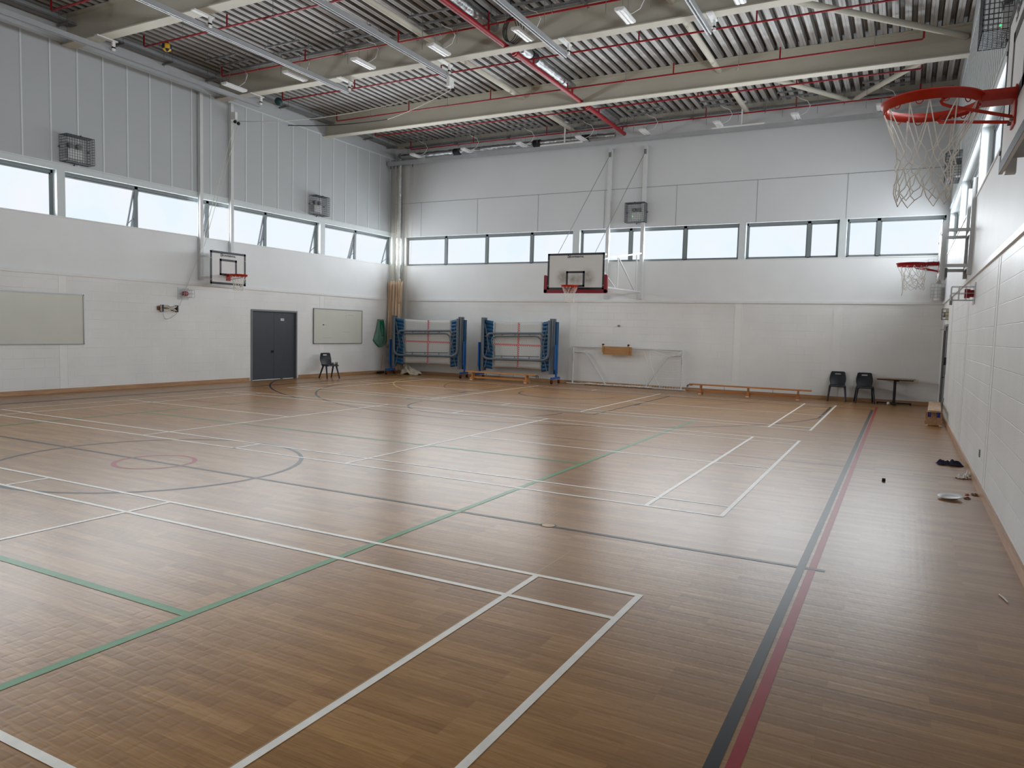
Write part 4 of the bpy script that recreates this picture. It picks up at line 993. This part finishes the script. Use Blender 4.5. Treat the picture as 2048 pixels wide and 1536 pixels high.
# ------------------------------------------------------------------ chairs, table, benches
def chair(label, loc, rz):
    t = thing('plastic_chair', label, 'chair', loc, rz)
    def backf(u, v):
        s_ = (u - 0.5) * 2; w_ = 0.19 + 0.01 * math.sin(PI * v) - 0.012 * math.cos(2 * PI * v)
        z = 0.4 + 0.42 * v
        return (s_ * w_, -0.17 - 0.1 * v - 0.035 * math.sin(PI * v) + 0.035 * s_ * s_, z)
    b_ = MB(); nu, nv = 20, 24
    vs = [backf(i / nu, j / nv) for j in range(nv + 1) for i in range(nu + 1)]
    fs = []
    for j in range(nv):
        for i in range(nu):
            if 19 <= j < 21 and 6 <= i < 14: continue
            if j == nv - 1 and i in (0, nu - 1): continue
            fs.append((j * (nu + 1) + i, j * (nu + 1) + i + 1, (j + 1) * (nu + 1) + i + 1, (j + 1) * (nu + 1) + i))
    b_.add(vs, fs, 0, True); b_.build('backrest', 'chair', t, thick=0.018)
    def seatf(u, v):
        s_ = (u - 0.5) * 2; y = -0.17 + 0.4 * v
        z = 0.43 + 0.02 * (1 - v) * 0 - 0.012 * math.sin(PI * v) * (1 - s_ * s_) + 0.012 - (0.03 * max(0, v - 0.85) / 0.15)
        return (s_ * 0.205, y, z)
    MB().grid(seatf, 14, 14).build('seat', 'chair', t, thick=0.022)
    MB().box((-0.2, -0.15, 0.395), (-0.165, 0.2, 0.43)).box((0.165, -0.15, 0.395), (0.2, 0.2, 0.43)).build('side_rail', 'chair', t)
    for s_ in (-1, 1):
        for y0, y1 in ((-0.06, -0.24), (0.1, 0.23)):
            l = MB(); p = Vector((s_ * 0.19, y0, 0.42)); q = Vector((s_ * 0.235, y1, 0.0))
            l.tube([p, q], [0.03, 0.02], 8); l.build('leg', 'chair', t)
    return t
c0 = chair('black plastic chair with small boxes on it, beside the double door', (-15.12, 8.28, 0), math.radians(-104))
dup(c0, (-0.13, 12.28, 0), math.radians(184), 'black plastic chair between the long bench and another chair')
dup(c0, (0.57, 12.24, 0), math.radians(188), 'black plastic chair pushed up against the small table')
for i, (x, y, s_, l) in enumerate(((-15.06, 8.37, 0.055, 'small dark box on the lone chair, against its backrest'), (-14.98, 8.24, 0.06, 'small dark box in the middle of the lone chair seat'), (-14.9, 8.36, 0.075, 'larger dark box with white label at the lone chair seat front'))):
    b_ = MB(); b_.box((-s_ / 2, -s_ / 2, 0), (s_ / 2, s_ / 2, s_)); b_.box((-s_ * 0.3, -s_ / 2 - 0.001, s_ * 0.5), (s_ * 0.1, -s_ / 2, s_ * 0.85), 1); b_.box((s_ / 2, -s_ * 0.3, s_ * 0.5), (s_ / 2 + 0.001, s_ * 0.1, s_ * 0.85), 1)
    tag(b_.build('small_box', ['black', 'paper'], None, (x, y, 0.456), (0, 0, 0.4 * i)), l, 'box')

t = thing('pedestal_table', 'small pedestal table with worn wooden top by the end wall', 'table', (1.3, 12.26, 0), 0)
MB().rbox((-0.49, -0.26, 0.69), (0.49, 0.28, 0.71), 0.06, axis=2).build('tabletop', 'table_top', t)
MB().box((-0.44, -0.2, 0.66), (0.44, 0.2, 0.69)).box((0.03, -0.05, 0.63), (0.1, 0.05, 0.66)).build('under_frame', 'black', t)
MB().box((-0.035, -0.03, 0.06), (0.035, 0.03, 0.67)).build('column', 'black', t)
MB().box((-0.42, -0.03, 0.025), (0.42, 0.03, 0.06)).box((-0.06, -0.24, 0.02), (0.06, 0.24, 0.055)).build('base', 'black', t)
for x in (-0.4, 0.4): MB().cyl((x, 0, 0), (x, 0, 0.026), 0.018, 8).build('foot', 'rubber', t)
for y in (-0.22, 0.22): MB().cyl((0, y, 0), (0, y, 0.026), 0.018, 8).build('foot', 'rubber', t)
tag(MB().ball((0, 0, 0.04), 0.04, n=16).build('white_ball', 'white_pl', None, (1.17, 12.03, 0)), 'white ball on the floor under the small table', 'ball')

def bench(label, loc, rz, L, wood, feet, hook, top=0.29):
    t = thing('balance_bench', label, 'bench', loc, rz)
    MB().rbox((-L / 2, -0.12, top - 0.035), (L / 2, 0.12, top), 0.06, axis=2).build('seat_plank', wood, t)
    MB().box((feet[0], -0.025, 0.06), (feet[-1], 0.025, 0.12)).build('balance_rail', wood, t)
    for x in feet:
        f_ = MB(); e = 0.06
        f_.box((x - 0.02, -0.09, 0.1), (x + 0.02, 0.09, top - 0.035))
        f_.box((x - e * 0.7, -0.16, 0.02), (x + e * 0.7, 0.16, 0.1)); f_.box((x - e * 0.7, -0.16, 0.0), (x + e * 0.7, -0.1, 0.02), 1); f_.box((x - e * 0.7, 0.1, 0.0), (x + e * 0.7, 0.16, 0.02), 1)
        f_.build('foot', [wood, 'white_pl'], t)
    for k in range(1, 4):
        x = feet[0] + (feet[-1] - feet[0]) * k / 4; MB().cyl((x, 0, 0.1), (x, 0, top - 0.03), 0.006, 6).build('tie_rod', 'darkgalv', t)
    s_, hm = hook
    for y in (-0.07, 0.07):
        h_ = MB(); x0 = s_ * (L / 2); h_.tube([(x0 - s_ * 0.1, y, top - 0.045), (x0 + s_ * 0.02, y, top - 0.04), (x0 + s_ * 0.05, y, top - 0.06), (x0 + s_ * 0.045, y, top - 0.11)], 0.013, 6)
        h_.build('hook', hm, t)
    return t
bench('long dark pine balance bench against the end wall beside the goal', (-2.44, 11.72, 0), math.radians(2), 3.4, 'bench_dark', (-1.35, 0.0, 1.35), (-1, 'black'))
bench('golden pine balance bench before the second folded trampoline', (-10.5, 11.5, 0), math.radians(1), 2.66, 'bench', (-1.05, 1.0), (1, 'black'))
t = bench('worn pale bench end-on beside the corner door', (2.12, 8.35, 0), math.radians(-92), 2.5, 'bench_pale', (-0.95, 1.05), (1, 'blue_hook'), 0.33)
bp = MB(); bp.box((1.03, -0.15, 0.08), (1.09, 0.15, 0.29)); bp.box((1.17, -0.11, 0.19), (1.2, -0.05, 0.29), 1); bp.box((1.17, 0.05, 0.19), (1.2, 0.11, 0.29), 1); bp.build('end_panel', ['bench_pale', 'blue_hook'], t)
tag(MB().box((-0.05, -0.03, 0), (0.05, 0.03, 0.003)).build('paper_slip', 'paper', None, (2.15, 7.75, 0.331), (0, 0, 0.4)), 'white paper slip lying on the end-on bench', 'paper')

# ------------------------------------------------------------------ folded trampolines
def trampoline(label, loc, rz):
    t = thing('folded_trampoline', label, 'trampoline', loc, rz)
    W, B0, B1 = 0.92, 0.45, 2.0
    b_ = MB()
    b_.grid(lambda u, v: ((u - 0.5) * 2 * W, -0.05 - 0.05 * math.sin(PI * u), B0 + (B1 - B0) * v + 0.035 * (2 * abs(u - 0.5)) ** 2 * (1 if v > 0.5 else -0.4)), 24, 16, 0, True, lambda u, v: (u * 2 * W + 5, v * (B1 - B0) + 5))
    bo = b_.build('bed', 'tr_bed', t, thick=0.008)
    c_ = MB()
    c_.grid(lambda u, v: (-0.03 + 0.06 * u, -0.04 - 0.05 + 0.0, B0 + (B1 - B0) * v), 1, 8, 0, False, lambda u, v: (u * 0.06, v * (B1 - B0)))
    c_.grid(lambda u, v: ((u - 0.5) * 2 * W, -0.042 - 0.05 * math.sin(PI * u), 1.2 + 0.06 * v), 24, 1, 0, False, lambda u, v: (u * 2 * W, v * 0.06))
    c_.build('cross_marking', 'tr_cross', bo, thick=0.006)
    for s_ in (-1, 1):
        sp_ = MB()
        for k in range(34):
            z = B0 + 0.02 + (B1 - B0 - 0.02) * k / 33; sp_.cyl((s_ * W, -0.05, z), (s_ * (W + 0.035), -0.035, z), 0.009, 6)
        sp_.build('springs', 'white_pl', t)
        p_ = MB()
        nb = 13
        for k in range(nb):
            z0 = B0 - 0.06 + (B1 - B0 + 0.1) * k / nb; z1 = B0 - 0.06 + (B1 - B0 + 0.1) * (k + 1) / nb
            p_.grid(lambda u, v: (s_ * (W + 0.03 + 0.32 * u), -0.03 + 0.06 * u + 0.035 * math.sin(PI * v), z0 + (z1 - z0) * v + 0.05 * (u - 0.5)), 4, 5)
        p_.build('spring_pad', 'tr_pad', t, thick=0.02)
        e_ = MB(); e_.box((s_ * 1.38, -0.24, 0.3), (s_ * 1.44, -0.06, 2.04)); e_.build('end_pad', 'tr_pad', t)
    for s_ in (-1, 1):
        f_ = MB()
        for x, y in ((1.29, 0.06), (1.37, 0.0), (1.33, -0.16)): f_.box((s_ * x - 0.033, y - 0.035, 0.3), (s_ * x + 0.033, y + 0.035, 2.14))
        f_.bar((s_ * 1.2, 0.12, 1.93), (s_ * 1.0, 0.14, 0.98), 0.035, 0.02); f_.bar((s_ * 1.02, 0.12, 1.3), (s_ * 1.14, 0.14, 0.82), 0.035, 0.02)
        f_.bar((s_ * 1.2, 0.12, 1.5), (s_ * 1.02, 0.13, 1.5), 0.035, 0.025); f_.bar((s_ * 1.1, 0.1, 0.75), (s_ * 1.2, 0.1, 0.4), 0.03, 0.02)
        f_.build('side_frame', 'tr_grey', t)
    l = MB()
    l.tube([(-1.26, 0.14, 2.08), (-1.26, 0.14, 0.97), (-1.22, 0.15, 0.84), (-1.1, 0.16, 0.765), (-0.95, 0.16, 0.75), (0.95, 0.16, 0.72), (1.1, 0.16, 0.735), (1.22, 0.15, 0.81), (1.26, 0.14, 0.94), (1.26, 0.14, 2.08)], 0.044, 10)
    l.tube([(-1.06, 0.15, 1.56), (-1.03, 0.15, 1.62), (-0.95, 0.15, 1.645), (0.95, 0.15, 1.6), (1.03, 0.15, 1.575), (1.06, 0.15, 1.51)], 0.04, 10)
    l.tube([(-0.98, 0.13, 0.8), (-1.0, 0.13, 1.2), (-0.96, 0.13, 1.44), (-0.86, 0.13, 1.53), (-0.75, 0.13, 1.545), (0.75, 0.13, 1.5), (0.86, 0.13, 1.47), (0.92, 0.13, 1.38), (0.84, 0.13, 1.1), (0.78, 0.13, 0.8)], 0.028, 8)
    l.bar((-0.92, 0.14, 0.87), (0.76, 0.14, 0.83), 0.02, 0.03)
    for x in (-0.55, 0, 0.5): l.bar((x, 0.15, 0.73), (x, 0.14, 0.86), 0.025, 0.02); l.bar((x, 0.15, 1.53), (x, 0.14, 1.62), 0.025, 0.02)
    l.build('leg_frame', 'tr_grey', t)
    for s_ in (-1, 1):
        s2 = MB(); x = s_ * 1.47
        s2.box((x - 0.025, -0.08, 0.2), (x + 0.025, -0.02, 1.28)); s2.box((x - 0.025, 0.02, 0.45), (x + 0.02, 0.08, 1.28)); s2.bar((x, 0.05, 0.5), (x, -0.03, 0.3), 0.04, 0.04)
        s2.box((x - 0.03, -0.32, 0.15), (x + 0.03, 0.32, 0.21)); s2.bar((x, -0.05, 0.62), (s_ * 1.37, -0.05, 0.62), 0.05, 0.05); s2.bar((x, -0.05, 1.2), (s_ * 1.37, -0.05, 1.2), 0.05, 0.05)
        so = s2.build('roller_stand', 'tr_blue', t)
        for y in (-0.29, 0.29):
            w_ = MB(); w_.cyl((x - 0.025, y, 0.06), (x + 0.025, y, 0.06), 0.06, 16); w_.cyl((x - 0.03, y, 0.06), (x + 0.03, y, 0.06), 0.03, 12, 1); w_.box((x - 0.035, y - 0.02, 0.06), (x - 0.03, y + 0.02, 0.15), 1); w_.box((x + 0.03, y - 0.02, 0.06), (x + 0.035, y + 0.02, 0.15), 1)
            w_.build('castor', ['rubber', 'castor_red'], so)
    return t
tp = trampoline('folded blue trampoline standing in the corner under the cream curtain', (-13.66, 11.72, 0), math.radians(188))
dup(tp, (-10.18, 12.04, 0), math.radians(180), 'folded blue trampoline standing behind the golden pine bench')

# ------------------------------------------------------------------ divider net and canvas in the corner
t = thing('divider_net', 'gathered cream canvas and white netting hanging in the corner from the rail', 'curtain', (0, 0, 0))
def pleat(x0, x1, z0, z1, y, amp, n, top_w=None, uvs=1.0):
    def fn(u, v):
        xc = (x0 + x1) / 2; w_ = (x1 - x0) * (1 if top_w is None else (1 + (top_w - 1) * v ** 1.6))
        return (xc + (u - 0.5) * w_, y + amp * math.sin(u * n * 2 * PI) * (0.8 + 0.3 * math.sin(5 * v + 9 * u)), z0 + (z1 - z0) * v + 0.03 * math.sin(u * 40))
    return fn
MB().grid(lambda u, v: (lambda p: (p[0], p[1], p[2] + (0.07 * abs(math.sin(u * 11 * PI)) * v ** 6)))(pleat(-15.76, -15.14, 1.0, 3.36, 12.15, 0.11, 5.5)(u, v)), 130, 16).build('canvas_skirt', 'canvas', t, thick=0.006)
MB().grid(pleat(-15.5, -15.14, 0.12, 1.0, 12.22, 0.07, 4.5), 90, 8).build('canvas_tail', 'canvas', t, thick=0.006)
MB().grid(lambda u, v: (-15.2 + 0.1 * u + 0.08 * math.sin(PI * v), 12.05 + 0.03 * math.sin(12 * u), 3.5 - 0.9 * v), 8, 14).build('canvas_flap', 'canvas', t, thick=0.006)
def nett(x0, x1, z0, z1, y, amp, n, tw, nm='netting'):
    f_ = pleat(x0, x1, z0, z1, y, amp, n, tw); MB().grid(f_, 120, 24, 0, True, lambda u, v: (u * 3.0 * (x1 - x0) * 1.6 + 9, v * (z1 - z0) + 9)).build('netting', nm, t)
nett(-15.62, -15.2, 3.35, 7.6, 12.12, 0.08, 6, 1.0)
nett(-15.04, -14.84, 0.3, 7.6, 12.2, 0.05, 2, 3.4, 'netting_bunch')
nett(-15.2, -15.0, 0.3, 7.6, 12.26, 0.05, 2, 1.4, 'netting_bunch')
nett(-14.95, -14.85, 0.8, 7.6, 12.1, 0.04, 1.5, 2.2, 'netting_bunch')
def heap(u, v):
    x = (u - 0.5) * 2; y = (v - 0.5) * 2; r = max(0.0, 1 - x * x * 0.95 - y * y * 0.9)
    f = 0.7 + 0.3 * abs(math.sin(5 * x + 2 * y)) * abs(math.cos(4 * y + 1.5 * x)) + 0.12 * math.sin(13 * x + 7 * y)
    e = 1 + 0.13 * math.sin(3 * math.atan2(y, x) + 1) + 0.07 * math.sin(8 * math.atan2(y, x))
    return (-14.5 + 0.4 * x * e - 0.12 * r, 11.9 + 0.2 * y * e, 0.01 + 0.3 * r ** 0.6 * f)
MB().grid(heap, 40, 26).build('netting_heap', 'net_heap', t, thick=0.012)
def drape(u, v): return (-15.1 + 0.25 * u + 0.35 * (1 - v), 12.05 - 0.12 * (1 - v) + 0.04 * math.sin(u * 16), 0.08 + 0.55 * v)
MB().grid(drape, 40, 10).build('netting_tail', 'net_heap', t, thick=0.02)

# ------------------------------------------------------------------ five-a-side goal
t = thing('football_goal', 'white steel football goal folded flat against the end wall', 'goal', (-6.42, 12.42, 0), R_FAR)
H, Wd = 1.25, 1.83
MB().tube([(-Wd, 0, H), (Wd, 0, H)], 0.03, 10).build('crossbar', 'steel_white', t)
for s_ in (-1, 1):
    p_ = MB(); p_.tube([(s_ * Wd, 0, 0.02), (s_ * Wd, 0, H)], 0.03, 10)
    for k in range(8): p_.box((s_ * Wd - 0.006, 0.029, 0.78 + 0.03 * k), (s_ * Wd + 0.008, 0.0315, 0.795 + 0.03 * k), 1)
    p_.build('post', ['steel_white', 'ink'], t)
    MB().tube([(s_ * Wd, -0.05, 1.07), (s_ * 1.47, -0.05, 1.07), (s_ * 1.4, -0.05, 1.04), (s_ * 1.33, -0.05, 0.96), (s_ * 0.68, -0.05, 0.03)], 0.022, 8).build('side_stay', 'steel_white', t)
MB().tube([(-2.0, 0.1, 0.025), (2.0, 0.1, 0.025)], 0.022, 8).tube([(-Wd, 0.0, 0.025), (-Wd, 0.1, 0.025)], 0.022, 8).tube([(Wd, 0.0, 0.025), (Wd, 0.1, 0.025)], 0.022, 8).build('ground_bar', 'steel_white', t)
nm = MB()
nm.grid(lambda u, v: (-1.95 + u * 1.7 * (1 - 0.45 * v) + 0.12 * v, 0.05 + 0.05 * math.sin(7 * u + 3 * v), 0.04 + v * 1.18 - 0.1 * math.sin(PI * u) * v), 24, 20, 0, True, lambda u, v: (u * 1.9 + 3, v * 1.4 + 3))
nm.grid(lambda u, v: (-1.9 + u * 3.4, 0.1 + 0.12 * v, 0.03 + 0.05 * abs(math.sin(23 * u)) * (1 - v) + 0.03 * math.sin(40 * u) ** 2), 80, 4, 0, True, lambda u, v: (u * 6 + 3, v * 0.4 + 3))
nm.build('goal_net', 'goal_net', t)
cr = MB()
for k in range(5):
    pts = [(1.35 - 0.06 * q - 0.02 * k, 0.13 + 0.05 * math.sin(q * 1.7 + k), 0.03 + 0.025 * abs(math.sin(q * 0.9 + 2 * k))) for q in range(38)]
    cr.tube(pts, 0.012, 5)
cr.tube([(-0.85, 0.05, 1.2), (-1.2, 0.08, 1.12), (-1.45, 0.08, 1.03), (-1.7, 0.06, 1.1), (-1.83, 0.03, 1.2)], 0.008, 5).tube([(-0.9, 0.03, 1.22), (-1.4, 0.05, 1.2), (-1.82, 0.03, 1.16)], 0.006, 5)
cr.tube([(-0.6, 0.04, 1.2), (-0.75, 0.06, 0.8), (-0.68, 0.06, 0.4), (-0.9, 0.08, 0.05)], 0.005, 5).tube([(-0.8, 0.04, 1.18), (-0.86, 0.06, 0.8), (-1.0, 0.06, 0.4), (-1.2, 0.08, 0.05)], 0.005, 5)
cr.build('gathered_cords', 'netcord', t)

# ------------------------------------------------------------------ litter along the blockwork wall
def crumple(name, mt, loc, sx, sy, sz, label, cat, seed, rz=0.0, res=26):
    rnd = random.Random(seed); ph = [rnd.uniform(0, 6) for _ in range(6)]
    def fn(u, v):
        x = (u - 0.5) * 2; y = (v - 0.5) * 2; r = max(0, 1 - (x * x + y * y) * 0.8)
        h = abs(math.sin(4 * x + ph[0]) * math.cos(5 * y + ph[1]) + 0.6 * math.sin(9 * x + ph[2] + 4 * y)) * 0.6 + 0.25
        ed = 1 + 0.18 * math.sin(3 * math.atan2(y, x) + ph[3]) + 0.12 * math.sin(7 * math.atan2(y, x) + ph[4])
        return (x * sx * ed, y * sy * ed, 0.004 + sz * r ** 0.7 * h)
    return tag(MB().grid(fn, res, res).build(name, mt, None, loc, (0, 0, rz), thick=0.003), label, cat)
crumple('crumpled_cloth', 'cloth_navy', (2.12, 1.87, 0), 0.14, 0.1, 0.085, 'crumpled navy cloth on the floor beside the skirting', 'cloth', 3)
crumple('crumpled_paper', 'paper', (2.2, 0.78, 0.002), 0.06, 0.05, 0.05, 'crumpled white paper on the floor against the skirting', 'paper', 5)
crumple('paper_ball', 'paper', (2.272, 0.86, 0.02), 0.03, 0.045, 0.07, 'white paper scrap pressed against the skirting above the crumpled paper', 'paper', 9)
pl_ = MB(); pl_.lathe([(0.0, 0.0), (0.085, 0.0), (0.115, 0.016), (0.125, 0.022), (0.122, 0.027), (0.083, 0.007), (0.0, 0.007)], n=40)
tag(pl_.build('plate', 'white_pl', None, (2.0, -0.75, 0.012), (0.06, -0.06, 0)), 'white plate on the floor near the skirting', 'plate')
tag(MB().rbox((-0.02, -0.02, 0), (0.02, 0.02, 0.035), 0.004, axis=2).build('small_cube', 'rubber', None, (1.323, -0.06, 0.001)), 'small black cube alone on the open floor', 'cube')
crumple('litter_scrap', 'crumb', (2.17, -0.63, 0), 0.03, 0.025, 0.025, 'olive brown scrap on the floor beside the white plate', 'litter', 11, res=12)
crumple('litter_scrap', 'crumb', (2.265, -0.34, 0), 0.03, 0.05, 0.02, 'dark brown scrap against the skirting past the white plate', 'litter', 13, res=12)
crumple('litter_scrap', 'castor_red', (2.185, -0.38, 0), 0.02, 0.03, 0.012, 'tiny reddish scrap between white plate and skirting', 'litter', 17, res=12)
tag(MB().tube([(2.13, -4.18, 0.006), (2.15, -4.25, 0.008), (2.165, -4.33, 0.006)], 0.005, 6).build('twig', 'paper'), 'pale thin strip on the floor near the skirting at the photo edge', 'litter')

# ------------------------------------------------------------------ world, camera, view
w = bpy.data.worlds.new('overcast'); w.use_nodes = True; SC.world = w
bg = w.node_tree.nodes['Background']; bg.inputs['Color'].default_value = (0.85, 0.92, 1.0, 1); bg.inputs['Strength'].default_value = 1.0
cam = bpy.data.cameras.new('camera'); co = bpy.data.objects.new('camera', cam); COL.objects.link(co)
cam.sensor_fit = 'HORIZONTAL'; cam.sensor_width = 36; cam.lens = 1472.2394 / 2048 * 36; cam.clip_start = 0.05; cam.clip_end = 200
co.location = (1.44082, -10.20775, 1.75192); co.rotation_euler = (1.49687119, -0.02707781, 0.48855757)
SC.camera = co
SC.view_settings.view_transform = 'Standard'; SC.view_settings.look = 'None'; SC.view_settings.gamma = 1; SC.view_settings.exposure = 0.0; SC.view_settings.use_curve_mapping = False
SC.cycles.use_denoising = True
SC.cycles.max_bounces = 8; SC.cycles.diffuse_bounces = 6; SC.cycles.glossy_bounces = 3; SC.cycles.transparent_max_bounces = 16
SC.cycles.sample_clamp_indirect = 8
SC.cycles.caustics_reflective = False; SC.cycles.caustics_refractive = False
